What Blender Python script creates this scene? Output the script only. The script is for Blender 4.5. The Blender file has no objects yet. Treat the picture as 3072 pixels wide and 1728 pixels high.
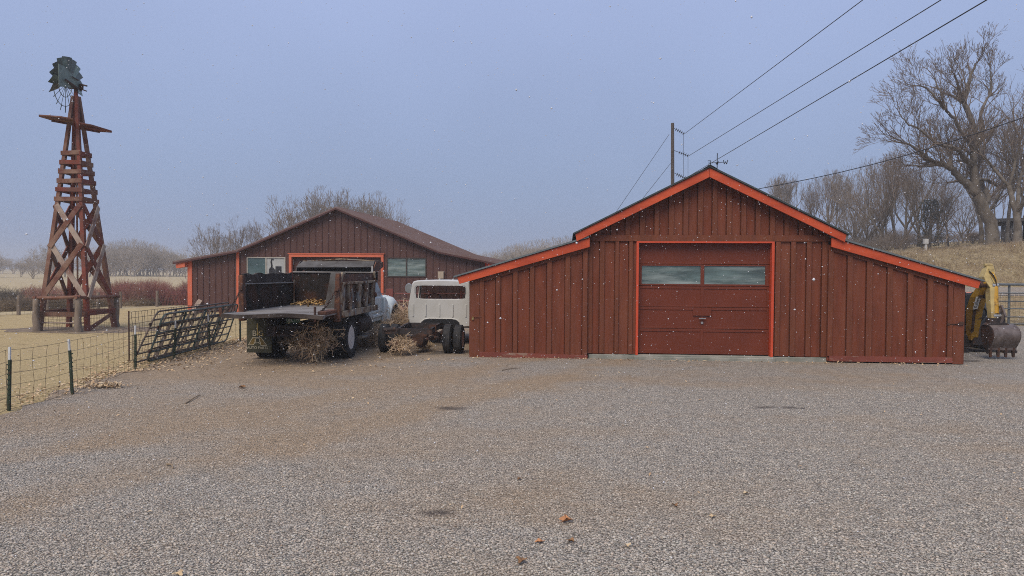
import bpy, bmesh, math, random
import numpy as np
from mathutils import Vector, Matrix

SC = bpy.context.scene
COL = SC.collection
rad = math.radians

# ------------------------------------------------------------------ camera
EYE_H = 2.2
PITCH, ROLL, FPX = 1.42, 0.35, 2146.0
CAM_R = Matrix.Rotation(rad(90 - PITCH), 3, 'X') @ Matrix.Rotation(rad(ROLL), 3, 'Z')
EYE = Vector((0, 0, EYE_H))
cam_data = bpy.data.cameras.new("camera")
cam = bpy.data.objects.new("camera", cam_data)
COL.objects.link(cam)
cam_data.sensor_width = 36.0
cam_data.lens = 36.0 * FPX / 3072.0
cam_data.clip_start = 0.05
cam_data.clip_end = 3000.0
cam.matrix_world = Matrix.Translation(EYE) @ CAM_R.to_4x4()
SC.camera = cam

# ------------------------------------------------------------------ world, sun, exposure
SUN_EL, SUN_AZ = 52.0, 205.0          # azimuth measured from +Y towards +X
world = bpy.data.worlds.new("World")
SC.world = world
world.use_nodes = True
wn = world.node_tree
wn.nodes.clear()
w_out = wn.nodes.new('ShaderNodeOutputWorld')
w_bg = wn.nodes.new('ShaderNodeBackground')
w_sky = wn.nodes.new('ShaderNodeTexSky')
w_sky.sky_type = 'NISHITA'
w_sky.sun_disc = False
w_sky.sun_elevation = rad(SUN_EL)
w_sky.sun_rotation = rad(SUN_AZ)
w_sky.air_density = 1.0
w_sky.dust_density = 4.0
# an even snow-cloud deck in front of most of the clear sky
w_tc = wn.nodes.new('ShaderNodeTexCoord')
w_sep = wn.nodes.new('ShaderNodeSeparateXYZ')
wn.links.new(w_tc.outputs['Generated'], w_sep.inputs[0])
w_ramp = wn.nodes.new('ShaderNodeValToRGB')
cr = w_ramp.color_ramp
SKYK = 5.75
cr.elements[0].position = 0.0
cr.elements[0].color = (0.235, 0.305, 0.475, 1)
cr.elements[1].position = 0.85
cr.elements[1].color = (0.385, 0.475, 0.725, 1)
e = cr.elements.new(0.12); e.color = (0.245, 0.32, 0.50, 1)
e = cr.elements.new(0.40); e.color = (0.335, 0.41, 0.645, 1)
wn.links.new(w_sep.outputs['Z'], w_ramp.inputs[0])
w_noise = wn.nodes.new('ShaderNodeTexNoise')
w_noise.inputs['Scale'].default_value = 2.2
w_noise.inputs['Detail'].default_value = 4.0
wn.links.new(w_tc.outputs['Generated'], w_noise.inputs['Vector'])
w_nr = wn.nodes.new('ShaderNodeMapRange')
w_nr.inputs['From Min'].default_value = 0.3
w_nr.inputs['From Max'].default_value = 0.7
w_nr.inputs['To Min'].default_value = SKYK * 0.94
w_nr.inputs['To Max'].default_value = SKYK * 1.06
wn.links.new(w_noise.outputs['Fac'], w_nr.inputs['Value'])
w_mul = wn.nodes.new('ShaderNodeVectorMath'); w_mul.operation = 'SCALE'
wn.links.new(w_ramp.outputs['Color'], w_mul.inputs[0])
wn.links.new(w_nr.outputs['Result'], w_mul.inputs['Scale'])
w_mix = wn.nodes.new('ShaderNodeMix'); w_mix.data_type = 'RGBA'
w_mix.inputs[0].default_value = 0.93
wn.links.new(w_sky.outputs['Color'], w_mix.inputs[6])
wn.links.new(w_mul.outputs['Vector'], w_mix.inputs[7])
wn.links.new(w_mix.outputs[2], w_bg.inputs['Color'])
w_bg.inputs['Strength'].default_value = 0.1
wn.links.new(w_bg.outputs[0], w_out.inputs['Surface'])

sun_d = bpy.data.lights.new("sun", 'SUN')
sun_d.energy = 1.5
sun_d.angle = rad(38)
sun_d.color = (1.0, 0.885, 0.74)
sun = bpy.data.objects.new("sun", sun_d)
COL.objects.link(sun)
_sd = Vector((math.sin(rad(SUN_AZ)) * math.cos(rad(SUN_EL)), math.cos(rad(SUN_AZ)) * math.cos(rad(SUN_EL)), math.sin(rad(SUN_EL))))
sun.rotation_euler = _sd.to_track_quat('Z', 'Y').to_euler()
sun.location = (0, 0, 60)

SC.view_settings.view_transform = 'Standard'
SC.view_settings.look = 'None'
SC.view_settings.exposure = 1.03
SC.view_settings.gamma = 1.0
SC.view_settings.use_curve_mapping = False
SC.cycles.filter_width = 1.0
SC.cycles.use_denoising = False
SC.cycles.use_adaptive_sampling = False

# ------------------------------------------------------------------ surveying helpers (photo pixel -> place)
def ray(px, py):
    return CAM_R @ Vector(((px - 1536.0) / FPX, -(py - 864.0) / FPX, -1.0))

def at_y(px, py, Y):
    d = ray(px, py)
    return EYE + d * (Y / d.y)

def on_ground(px, py, z=0.0):
    d = ray(px, py)
    return EYE + d * ((z - EYE_H) / d.z)

class Frame:
    """a place with its own axes: u to the right, v away, z up"""
    def __init__(s, origin, deg):
        s.o = Vector(origin); s.rz = -rad(deg)
        s.M = Matrix.Rotation(s.rz, 3, 'Z')
    def at(s, px, py, v=0.0):
        n = s.M @ Vector((0, 1, 0)); d = ray(px, py)
        t = ((s.o + n * v - EYE).dot(n)) / d.dot(n)
        q = s.M.transposed() @ (EYE + d * t - s.o)
        return q.x, q.z

# ------------------------------------------------------------------ object helpers
def link(o, parent=None):
    COL.objects.link(o)
    if parent is not None:
        o.parent = parent
    return o

def tag(o, label=None, cat=None, group=None, kind=None):
    if label: o['label'] = label
    if cat: o['category'] = cat
    if group: o['group'] = group
    if kind: o['kind'] = kind
    return o

def thing(name, label, cat, loc=(0, 0, 0), rz=0.0, group=None):
    o = bpy.data.objects.new(name, None)
    o.empty_display_size = 0.2
    link(o); o.location = loc; o.rotation_euler = (0, 0, rz)
    return tag(o, label, cat, group)

def part_root(name, parent, loc=(0, 0, 0), rot=(0, 0, 0)):
    o = bpy.data.objects.new(name, None)
    o.empty_display_size = 0.1
    link(o, parent); o.location = loc; o.rotation_euler = rot
    return o

def dup(root):
    r = root.copy(); COL.objects.link(r)
    for ch in root.children:
        c = ch.copy(); COL.objects.link(c); c.parent = r
        for g in ch.children:
            d = g.copy(); COL.objects.link(d); d.parent = c
    return r

def np_mesh(name, V, Fq, mat, parent=None, smooth=False, tint=None):
    """mesh from numpy arrays; all faces have the same number of corners"""
    V = np.asarray(V, dtype=np.float32).reshape(-1, 3)
    Fq = np.asarray(Fq, dtype=np.int32)
    k = Fq.shape[1]
    me = bpy.data.meshes.new(name)
    me.vertices.add(len(V)); me.vertices.foreach_set('co', V.ravel())
    me.loops.add(Fq.size); me.loops.foreach_set('vertex_index', Fq.ravel())
    me.polygons.add(len(Fq))
    me.polygons.foreach_set('loop_start', np.arange(0, Fq.size, k, dtype=np.int32))
    me.polygons.foreach_set('loop_total', np.full(len(Fq), k, dtype=np.int32))
    if smooth:
        me.polygons.foreach_set('use_smooth', np.ones(len(Fq), dtype=bool))
    me.update(calc_edges=True)
    if tint is not None:
        a = me.attributes.new('tint', 'FLOAT', 'POINT')
        a.data.foreach_set('value', np.asarray(tint, dtype=np.float32))
    me.materials.append(mat)
    o = bpy.data.objects.new(name, me)
    return link(o, parent)

class MB:
    def __init__(s): s.v = []; s.f = []; s.mi = []; s.cur = 0
    def add(s, vs, fs):
        b = len(s.v); s.v += [tuple(p) for p in vs]
        s.f += [tuple(i + b for i in f) for f in fs]
        s.mi += [s.cur] * len(fs)
        return s
    def box(s, x0, x1, y0, y1, z0, z1):
        return s.add([(x0, y0, z0), (x1, y0, z0), (x1, y1, z0), (x0, y1, z0), (x0, y0, z1), (x1, y0, z1), (x1, y1, z1), (x0, y1, z1)],
                     [(0, 3, 2, 1), (4, 5, 6, 7), (0, 1, 5, 4), (1, 2, 6, 5), (2, 3, 7, 6), (3, 0, 4, 7)])
    def prism(s, poly, a, b, axis='y'):
        n = len(poly)
        def mk(p, t):
            return (p[0], t, p[1]) if axis == 'y' else ((t, p[0], p[1]) if axis == 'x' else (p[0], p[1], t))
        vs = [mk(p, a) for p in poly] + [mk(p, b) for p in poly]
        fs = [tuple(range(n)), tuple(range(2 * n - 1, n - 1, -1))]
        fs += [(i, (i + 1) % n, n + (i + 1) % n, n + i) for i in range(n)]
        return s.add(vs, fs)
    def bar(s, p0, p1, w, h, up=(0, 0, 1), w1=None, h1=None):
        p0, p1, up = Vector(p0), Vector(p1), Vector(up)
        d = (p1 - p0).normalized()
        sx = d.cross(up)
        if sx.length < 1e-4: sx = d.cross(Vector((1, 0, 0)))
        sx.normalize(); u = sx.cross(d).normalized()
        w1 = w if w1 is None else w1; h1 = h if h1 is None else h1
        vs = []
        for p, ww, hh in ((p0, w, h), (p1, w1, h1)):
            for a, b in ((-1, -1), (1, -1), (1, 1), (-1, 1)):
                vs.append(p + sx * (a * ww / 2) + u * (b * hh / 2))
        return s.add(vs, [(0, 1, 2, 3), (7, 6, 5, 4), (0, 4, 5, 1), (1, 5, 6, 2), (2, 6, 7, 3), (3, 7, 4, 0)])
    def tube(s, pts, r, n=6, cap=True):
        pts = [Vector(p) for p in pts]
        rs = r if isinstance(r, (list, tuple)) else [r] * len(pts)
        vs, fs = [], []
        ref = None
        for i, p in enumerate(pts):
            d = (pts[min(i + 1, len(pts) - 1)] - pts[max(i - 1, 0)]).normalized()
            if ref is None:
                ref = Vector((0, 0, 1)) if abs(d.z) < 0.9 else Vector((1, 0, 0))
            a = d.cross(ref)
            if a.length < 1e-5: a = d.cross(Vector((0, 1, 0)))
            a.normalize(); b = a.cross(d); ref = b
            for k in range(n):
                t = 2 * math.pi * k / n
                vs.append(p + (a * math.cos(t) + b * math.sin(t)) * rs[i])
        m = len(pts)
        for i in range(m - 1):
            for k in range(n):
                fs.append((i * n + k, i * n + (k + 1) % n, (i + 1) * n + (k + 1) % n, (i + 1) * n + k))
        if cap:
            fs.append(tuple(range(n - 1, -1, -1))); fs.append(tuple((m - 1) * n + k for k in range(n)))
        return s.add(vs, fs)
    def lathe(s, prof, c, axis='x', n=32, closed=False):
        """prof: (radius, offset along the axis)"""
        vs, fs = [], []
        c = Vector(c)
        for r, a in prof:
            for k in range(n):
                t = 2 * math.pi * k / n
                q = (a, r * math.cos(t), r * math.sin(t))
                if axis == 'y': q = (r * math.cos(t), a, r * math.sin(t))
                if axis == 'z': q = (r * math.cos(t), r * math.sin(t), a)
                vs.append(c + Vector(q))
        m = len(prof)
        rng = m if closed else m - 1
        for i in range(rng):
            j = (i + 1) % m
            for k in range(n):
                fs.append((i * n + k, i * n + (k + 1) % n, j * n + (k + 1) % n, j * n + k))
        if not closed:
            fs.append(tuple(range(n - 1, -1, -1))); fs.append(tuple((m - 1) * n + k for k in range(n)))
        return s.add(vs, fs)
    def ball(s, c, rx, ry, rz, n=10, m=7):
        vs, fs = [], []
        c = Vector(c)
        for i in range(m + 1):
            ph = math.pi * i / m
            for k in range(n):
                t = 2 * math.pi * k / n
                vs.append(c + Vector((rx * math.sin(ph) * math.cos(t), ry * math.sin(ph) * math.sin(t), rz * math.cos(ph))))
        for i in range(m):
            for k in range(n):
                fs.append((i * n + k, i * n + (k + 1) % n, (i + 1) * n + (k + 1) % n, (i + 1) * n + k))
        return s.add(vs, fs)
    def loft(s, rings, cap=True, closed=True):
        vs, fs = [], []
        n = len(rings[0])
        for r in rings: vs += [tuple(p) for p in r]
        kk = n if closed else n - 1
        for i in range(len(rings) - 1):
            for k in range(kk):
                fs.append((i * n + k, i * n + (k + 1) % n, (i + 1) * n + (k + 1) % n, (i + 1) * n + k))
        if cap:
            fs.append(tuple(range(n - 1, -1, -1))); fs.append(tuple((len(rings) - 1) * n + k for k in range(n)))
        return s.add(vs, fs)
    def build(s, name, mat, parent=None, smooth=False, bevel=0.0, loc=None, rot=None, recalc=True):
        me = bpy.data.meshes.new(name)
        me.from_pydata([tuple(p) for p in s.v], [], s.f)
        mats = mat if isinstance(mat, (list, tuple)) else [mat]
        if len(mats) > 1: me.polygons.foreach_set('material_index', s.mi)
        if recalc:
            bm = bmesh.new(); bm.from_mesh(me)
            bmesh.ops.remove_doubles(bm, verts=bm.verts, dist=1e-6)
            bmesh.ops.recalc_face_normals(bm, faces=bm.faces)
            bm.to_mesh(me); bm.free()
        if smooth:
            me.polygons.foreach_set('use_smooth', [True] * len(me.polygons))
            me.set_sharp_from_angle(angle=rad(38))
        for mm in mats: me.materials.append(mm)
        o = bpy.data.objects.new(name, me)
        link(o, parent)
        if loc is not None: o.location = loc
        if rot is not None: o.rotation_euler = rot
        if bevel > 0:
            b = o.modifiers.new('bevel', 'BEVEL'); b.width = bevel; b.segments = 1; b.limit_method = 'ANGLE'; b.angle_limit = rad(50)
        return o

# ------------------------------------------------------------------ materials
def mat(name, col, rough=0.75, var=0.18, scale=3.0, stretch=(1, 1, 1), metal=0.0, spec=0.3,
        col2=None, amt2=0.5, scale2=1.5, stretch2=(1, 1, 1), edge2=0.06, bump=0.0, bscale=30.0, bstretch=None,
        col3=None, amt3=0.6, scale3=6.0, coat=0.0, detail=6.0):
    m = bpy.data.materials.new(name); m.use_nodes = True
    nt = m.node_tree; N = nt.nodes; L = nt.links
    b = N['Principled BSDF']
    tc = N.new('ShaderNodeTexCoord')
    def noise(sc, st, det=detail, off=0.0):
        mp = N.new('ShaderNodeMapping'); mp.inputs['Scale'].default_value = st
        mp.inputs['Location'].default_value = (off, off * 1.7, off * .6)
        L.new(tc.outputs['Object'], mp.inputs[0])
        t = N.new('ShaderNodeTexNoise'); t.inputs['Scale'].default_value = sc; t.inputs['Detail'].default_value = det
        t.inputs['Roughness'].default_value = 0.62
        L.new(mp.outputs[0], t.inputs['Vector'])
        return t.outputs['Fac']
    def ramp(fac, a, ca, bb, cb):
        r = N.new('ShaderNodeValToRGB')
        r.color_ramp.elements[0].position = a; r.color_ramp.elements[0].color = (*ca, 1)
        r.color_ramp.elements[1].position = bb; r.color_ramp.elements[1].color = (*cb, 1)
        L.new(fac, r.inputs[0]); return r.outputs['Color']
    lo = tuple(max(0, c * (1 - var)) for c in col); hi = tuple(min(1, c * (1 + var)) for c in col)
    out = ramp(noise(scale, stretch), 0.32, lo, 0.68, hi)
    def over(base, c, amt, sc, st, ed, off):
        f = noise(sc, st, 8.0, off)
        r = N.new('ShaderNodeMapRange')
        r.inputs['From Min'].default_value = amt - ed; r.inputs['From Max'].default_value = amt + ed
        L.new(f, r.inputs['Value'])
        mx = N.new('ShaderNodeMix'); mx.data_type = 'RGBA'
        L.new(r.outputs['Result'], mx.inputs[0]); L.new(base, mx.inputs[6]); mx.inputs[7].default_value = (*c, 1)
        return mx.outputs[2]
    if col2 is not None: out = over(out, col2, amt2, scale2, stretch2, edge2, 3.3)
    if col3 is not None: out = over(out, col3, amt3, scale3, stretch2, edge2, 9.1)
    L.new(out, b.inputs['Base Color'])
    b.inputs['Roughness'].default_value = rough
    b.inputs['Metallic'].default_value = metal
    b.inputs['Specular IOR Level'].default_value = spec
    if coat: b.inputs['Coat Weight'].default_value = coat
    if bump > 0:
        bp = N.new('ShaderNodeBump'); bp.inputs['Strength'].default_value = 1.0
        bp.inputs['Distance'].default_value = bump
        L.new(noise(bscale, bstretch or stretch, 6.0, 1.1), bp.inputs['Height'])
        L.new(bp.outputs[0], b.inputs['Normal'])
    return m

M = {}
M['barn_red'] = mat('barn_red', (0.138, 0.033, 0.0135), 0.75, 0.26, 2.4, (3, 3, .3), col2=(0.165, 0.05, 0.024), amt2=.57, scale2=1.3, stretch2=(2.2, 2.2, .4), edge2=.12, col3=(.092, .024, .011), amt3=.62, scale3=2.1, bump=.004, bscale=16, bstretch=(4, 4, .25))
M['barn_batten'] = mat('barn_batten', (0.135, 0.039, 0.0165), 0.72, 0.2, 3.2, (3, 3, .35), col2=(0.145, 0.042, .024), amt2=.6, scale2=2.0, edge2=.1, bump=.004, bscale=22, bstretch=(4, 4, .25), col3=(.30, .19, .14), amt3=.73, scale3=9)
M['worn_red'] = mat('worn_red', (0.185, 0.05, 0.034), 0.8, 0.2, 3.0, (.5, 1, 1), col2=(0.24, 0.15, 0.11), amt2=.60, scale2=4.5, stretch2=(.35, 1, 1.6), edge2=.02, bump=.004, bscale=22)
M['orange'] = mat('orange_trim', (0.50, 0.076, 0.024), 0.55, 0.13, 2.0, (.4, 1, 1), col2=(0.36, 0.05, 0.017), amt2=.56, scale2=3.4, stretch2=(.25, 1, 1), edge2=.12, bump=.003, bscale=16, bstretch=(.4, 2, 4))
M['orange_frame'] = mat('orange_frame', (0.50, 0.068, 0.027), 0.5, 0.1, 2.0)
M['salmon'] = mat('salmon_trim', (0.52, 0.125, 0.064), 0.55, 0.1, 2.0)
M['door_red'] = mat('door_red', (0.13, 0.027, 0.011), 0.5, 0.1, 1.5, (1, 1, 1), bump=.0015, bscale=30)
M['roof_dark'] = mat('roof_dark', (0.045, 0.055, 0.055), 0.8, 0.25, 6)
M['roof_grey'] = mat('roof_grey', (0.12, 0.14, 0.145), 0.7, 0.2, 4)
M['concrete'] = mat('concrete', (0.28, 0.27, 0.23), 0.9, 0.2, 3, col2=(.17, .18, .15), amt2=.52, scale2=2.5, edge2=.12, bump=.006, bscale=30)
M['dark_gap'] = mat('dark_gap', (0.02, 0.016, 0.014), 0.95, .2)
M['brown_metal'] = mat('brown_metal', (0.078, 0.036, 0.029), 0.55, 0.1, 1.2, (1, 1, .4), col2=(.092, .045, .037), amt2=.55, scale2=.8, edge2=.15)
M['brown_seam'] = mat('brown_seam', (0.066, 0.026, 0.023), 0.55, 0.1, 1.2)
M['brown_roof'] = mat('brown_roof', (0.14, 0.088, 0.078), 0.5, 0.12, 1.5, (1, .3, 1), col2=(.17, .12, .11), amt2=.55, scale2=2.5, edge2=.12)
M['steel'] = mat('steel', (0.42, 0.42, 0.40), 0.42, 0.15, 8, metal=.8)
M['brass'] = mat('brass', (0.5, 0.38, 0.16), 0.4, 0.15, 8, metal=.8)
M['alu'] = mat('window_alu', (0.36, 0.34, 0.30), 0.5, .1)
M['bronze'] = mat('window_bronze', (0.045, 0.037, 0.032), 0.5, .1)
M['glass_dark'] = mat('glass_dark', (0.05, 0.085, 0.085), 0.12, .3, .9, (1, 1, 1), spec=.6, col2=(.09, .13, .13), amt2=.55, scale2=1.3, edge2=.2)
M['glass_sheet'] = mat('glass_sheet', (0.09, 0.13, 0.122), 0.16, .45, 1.6, (.6, 1, 2.6), spec=.6, col2=(.26, .31, .29), amt2=.57, scale2=1.6, stretch2=(.45, 1, 3.4), edge2=.12, col3=(.03, .045, .045), amt3=.66, scale3=.8, bump=.01, bscale=3)  # sheeting behind glass, with pale and dark reflection streaks painted into its colour
M['glass_pale'] = mat('glass_pale', (0.33, 0.34, 0.33), 0.15, .2, 1.5, spec=.6)
M['black_iron'] = mat('black_iron', (0.02, 0.021, 0.026), 0.6, .2)
M['tan_box'] = mat('tan_box', (0.35, 0.29, 0.22), 0.6, .1)
# timber and poles
M['timber'] = mat('timber_stain', (0.145, 0.068, 0.042), 0.85, 0.32, 3.0, (1, 1, 1), col2=(0.22, 0.135, 0.095), amt2=.52, scale2=1.3, edge2=.1, bump=.006, bscale=22, col3=(.11, .034, .026), amt3=.56, scale3=2.0)
M['timber_grey'] = mat('timber_grey', (0.30, 0.225, 0.175), 0.9, 0.3, 4.0, col2=(.34, .28, .23), amt2=.5, scale2=2.2, edge2=.12, bump=.006, bscale=25, col3=(.15, .06, .045), amt3=.6, scale3=1.5)
M['timber_red'] = mat('timber_red', (0.165, 0.043, 0.027), 0.85, 0.28, 3.0, col2=(.12, .055, .04), amt2=.54, scale2=1.6, edge2=.1, bump=.005, bscale=22)
M['log'] = mat('log_post', (0.19, 0.15, 0.115), 0.95, 0.35, 5.0, (1, 1, .3), bump=.015, bscale=12)
M['galv'] = mat('galvanised', (0.10, 0.125, 0.12), 0.5, 0.25, 4, metal=.35, col2=(.11, .135, .13), amt2=.55, scale2=3, edge2=.12, col3=(.09, .055, .035), amt3=.68, scale3=5)
M['galv_pale'] = mat('galvanised_pale', (0.18, 0.24, 0.215), 0.55, 0.16, 3, metal=.25, col2=(.12, .16, .145), amt2=.56, scale2=4, edge2=.12)
M['rust'] = mat('rusty_iron', (0.075, 0.034, 0.02), 0.85, 0.4, 7, col2=(.03, .02, .017), amt2=.5, scale2=5, edge2=.1, bump=.004, bscale=35)
M['pole'] = mat('pole_wood', (0.07, 0.055, 0.045), 0.9, 0.3, 6, (1, 1, .2), bump=.01, bscale=10)
M['wire'] = mat('wire', (0.03, 0.031, 0.034), 0.6, .2)
M['fence_wire'] = mat('fence_wire', (0.05, 0.036, 0.027), 0.7, .3)
M['tpost_green'] = mat('post_green', (0.03, 0.045, 0.027), 0.7, .3, 9, col2=(.05, .03, .02), amt2=.62, scale2=9)
M['tpost_white'] = mat('post_white', (0.52, 0.53, 0.52), 0.6, .15, 9)
M['gate_green'] = mat('gate_green', (0.033, 0.05, 0.04), 0.5, .3, 5, col2=(.16, .12, .09), amt2=.62, scale2=4, edge2=.05, spec=.5)
M['gate_brown'] = mat('gate_brown', (0.07, 0.055, 0.045), 0.6, .3, 5, col2=(.14, .10, .075), amt2=.55, scale2=4)
M['pipe_grey'] = mat('pipe_grey', (0.12, 0.135, 0.14), 0.5, .25, 3, metal=.3)
M['pipe_red'] = mat('pipe_red', (0.17, 0.05, 0.04), 0.6, .2, 3)
M['snow'] = mat('snow_white', (0.62, 0.62, 0.63), 0.9, .03)
# vegetation
M['bark'] = mat('bark', (0.115, 0.095, 0.074), 0.95, .3, 3, (1, 1, .3), bump=.02, bscale=5, col2=(.17, .145, .115), amt2=.56, scale2=1.2)
M['twig'] = mat('twig', (0.165, 0.125, 0.095), 0.9, .25, 1.2)
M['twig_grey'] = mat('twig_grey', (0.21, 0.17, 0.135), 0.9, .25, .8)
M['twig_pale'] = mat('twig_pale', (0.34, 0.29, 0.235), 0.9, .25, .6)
M['willow_red'] = mat('willow_red', (0.20, 0.068, 0.06), 0.8, .45, 1.2, col2=(.38, .24, .16), amt2=.58, scale2=.35, edge2=.1)
M['brush_brown'] = mat('brush_brown', (0.25, 0.185, 0.115), 0.9, .35, .8, col2=(.14, .105, .075), amt2=.52, scale2=.5, edge2=.1)
M['evergreen'] = mat('evergreen', (0.045, 0.05, 0.038), 0.9, .35, 1.0)
M['tumble'] = mat('tumbleweed', (0.56, 0.41, 0.245), 0.9, .3, 3, col2=(.38, .25, .15), amt2=.52, scale2=2.5)
M['tumble_pale'] = mat('tumbleweed_pale', (0.60, 0.45, 0.29), 0.9, .25, 3, col2=(.48, .33, .23), amt2=.55, scale2=2.5)
M['leaf'] = mat('dry_leaf', (0.46, 0.32, 0.18), 0.8, .3, 6, col2=(.30, .185, .10), amt2=.56, scale2=3, col3=(.55, .43, .27), amt3=.56, scale3=4)
M['leaf_gold'] = mat('gold_leaf', (0.40, 0.25, 0.085), 0.8, .35, 9, col2=(.24, .13, .055), amt2=.55, scale2=7)
M['leaf_orange'] = mat('orange_leaf', (0.40, 0.19, 0.085), 0.7, .35, 25)
M['leaf_brown'] = mat('brown_leaf', (0.24, 0.13, 0.06), 0.7, .3, 25)
# vehicles
M['tyre'] = mat('tyre', (0.018, 0.018, 0.019), 0.8, .25, 6, spec=.25, col2=(.05, .046, .042), amt2=.6, scale2=4, edge2=.12)
M['rim_white'] = mat('rim_cream', (0.50, 0.47, 0.43), 0.55, .08, 4, col2=(.28, .17, .1), amt2=.68, scale2=5, edge2=.05)
M['bed_dark'] = mat('bed_dark', (0.019, 0.015, 0.013), 0.9, .3, 4, spec=.12, col2=(.06, .028, .018), amt2=.56, scale2=1.8, edge2=.1, bump=.004, bscale=6)
M['bed_rust'] = mat('bed_rust', (0.11, 0.044, 0.024), 0.8, .35, 6, col2=(.05, .028, .022), amt2=.5, scale2=3.0, edge2=.07, bump=.003, bscale=25, col3=(.21, .10, .05), amt3=.62, scale3=7)
M['bed_grey'] = mat('bed_grey', (0.075, 0.07, 0.065), 0.85, .25, 3, spec=.15, col2=(.12, .115, .11), amt2=.55, scale2=2.5, edge2=.12, col3=(.045, .035, .03), amt3=.62, scale3=4)
M['bed_board'] = mat('bed_board', (0.062, 0.05, 0.043), 0.95, .3, 3, spec=.1, col2=(.035, .028, .025), amt2=.52, scale2=2.5)
M['bed_floor'] = mat('bed_floor', (0.22, 0.205, 0.19), 0.7, .25, 3, (.4, 2.5, 1), col2=(.10, .085, .075), amt2=.54, scale2=3, stretch2=(.4, 2.5, 1), edge2=.1)
M['bed_cream'] = mat('bed_cream', (0.27, 0.215, 0.15), 0.75, .2, 4, spec=.15, col2=(.10, .045, .022), amt2=.52, scale2=3.2, edge2=.05, col3=(.20, .20, .19), amt3=.58, scale3=3)
M['bed_panel'] = mat('bed_panel', (0.10, 0.068, 0.05), 0.8, .3, 3, spec=.15, col2=(.045, .022, .014), amt2=.5, scale2=2.4, edge2=.06, col3=(.15, .155, .155), amt3=.6, scale3=2.2)
M['cab_blue'] = mat('cab_blue', (0.52, 0.57, 0.56), 0.5, .08, 3, col2=(.62, .61, .57), amt2=.52, scale2=2.2, edge2=.04, col3=(.15, .15, .15), amt3=.635, scale3=5)
M['white_paint'] = mat('white_paint', (0.50, 0.495, 0.465), 0.42, .05, 2, coat=.2, col2=(.42, .41, .37), amt2=.56, scale2=1.6, edge2=.15)
M['frame_dark'] = mat('frame_dark', (0.028, 0.022, 0.021), 0.7, .3, 6, col2=(.075, .04, .026), amt2=.58, scale2=5, edge2=.06)
M['black_trim'] = mat('black_trim', (0.015, 0.015, 0.016), 0.5, .2)
M['rubber_flap'] = mat('mud_flap', (0.035, 0.033, 0.018), 0.7, .25, 3, col2=(.06, .055, .025), amt2=.55, scale2=2)
M['flap_yellow'] = mat('flap_yellow', (0.36, 0.26, 0.09), 0.7, .25, 12)
M['flap_cream'] = mat('flap_cream', (0.40, 0.36, 0.26), 0.7, .25, 12)
M['flap_fill'] = mat('flap_fill', (0.13, 0.085, 0.02), 0.7, .2, 9)
M['plate_green'] = mat('plate_green', (0.02, 0.075, 0.04), 0.5, .15)
M['plate_white'] = mat('plate_white', (0.5, 0.52, 0.5), 0.5, .1)
def tinted_glass():
    m = bpy.data.materials.new('windscreen_glass'); m.use_nodes = True
    N, L = m.node_tree.nodes, m.node_tree.links; N.clear()
    o = N.new('ShaderNodeOutputMaterial'); mx = N.new('ShaderNodeMixShader'); mx.inputs[0].default_value = .1
    a = N.new('ShaderNodeBsdfTransparent'); a.inputs[0].default_value = (.66, .67, .64, 1)
    g = N.new('ShaderNodeBsdfGlossy'); g.inputs['Roughness'].default_value = .05
    L.new(a.outputs[0], mx.inputs[1]); L.new(g.outputs[0], mx.inputs[2]); L.new(mx.outputs[0], o.inputs['Surface'])
    return m
M['screen_glass'] = tinted_glass()
M['clear_glass'] = mat('cab_glass', (0.05, 0.06, 0.06), 0.08, .1, spec=.5)
M['digger_yellow'] = mat('digger_yellow', (0.42, 0.23, 0.022), 0.55, .2, 4, col2=(.10, .05, .018), amt2=.6, scale2=4.5, edge2=.05)
M['digger_cream'] = mat('digger_cream', (0.42, 0.32, 0.13), 0.6, .2, 4, col2=(.27, .20, .09), amt2=.55, scale2=4, edge2=.08)
M['bucket'] = mat('bucket_steel', (0.125, 0.10, 0.09), 0.45, .25, 5, (1, 1, 1), metal=.3, col2=(.20, .165, .15), amt2=.55, scale2=3, edge2=.12, col3=(.06, .035, .027), amt3=.6, scale3=6)
M['tractor_orange'] = mat('tractor_orange', (0.72, 0.19, 0.09), 0.5, .1, 3)
M['sticker'] = mat('sticker_white', (0.62, 0.62, 0.60), 0.5, .05)
M['brick'] = mat('brick_tan', (0.30, 0.19, 0.10), 0.9, .25, 9, (1, 1, 4))
M['house_dark'] = mat('house_dark', (0.10, 0.095, 0.09), 0.8, .2)
M['house_white'] = mat('house_white', (0.45, 0.44, 0.41), 0.7, .1)

# ------------------------------------------------------------------ ground
def node_mat(name):
    m = bpy.data.materials.new(name); m.use_nodes = True
    return m, m.node_tree.nodes, m.node_tree.links, m.node_tree.nodes['Principled BSDF']

def tex_noise(N, L, vec, scale, det=5.0, rough=.6):
    t = N.new('ShaderNodeTexNoise'); t.inputs['Scale'].default_value = scale
    t.inputs['Detail'].default_value = det; t.inputs['Roughness'].default_value = rough
    L.new(vec, t.inputs['Vector']); return t.outputs['Fac']

def map_range(N, L, v, a, b, c=0.0, d=1.0):
    r = N.new('ShaderNodeMapRange'); L.new(v, r.inputs['Value'])
    for k, x in zip(('From Min', 'From Max', 'To Min', 'To Max'), (a, b, c, d)): r.inputs[k].default_value = x
    return r.outputs['Result']

def mixc(N, L, f, a, b):
    mx = N.new('ShaderNodeMix'); mx.data_type = 'RGBA'
    for sock, val in ((0, f), (6, a), (7, b)):
        if hasattr(val, 'links'): L.new(val, mx.inputs[sock])
        elif sock == 0: mx.inputs[0].default_value = val
        else: mx.inputs[sock].default_value = (*val, 1)
    return mx.outputs[2]

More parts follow.
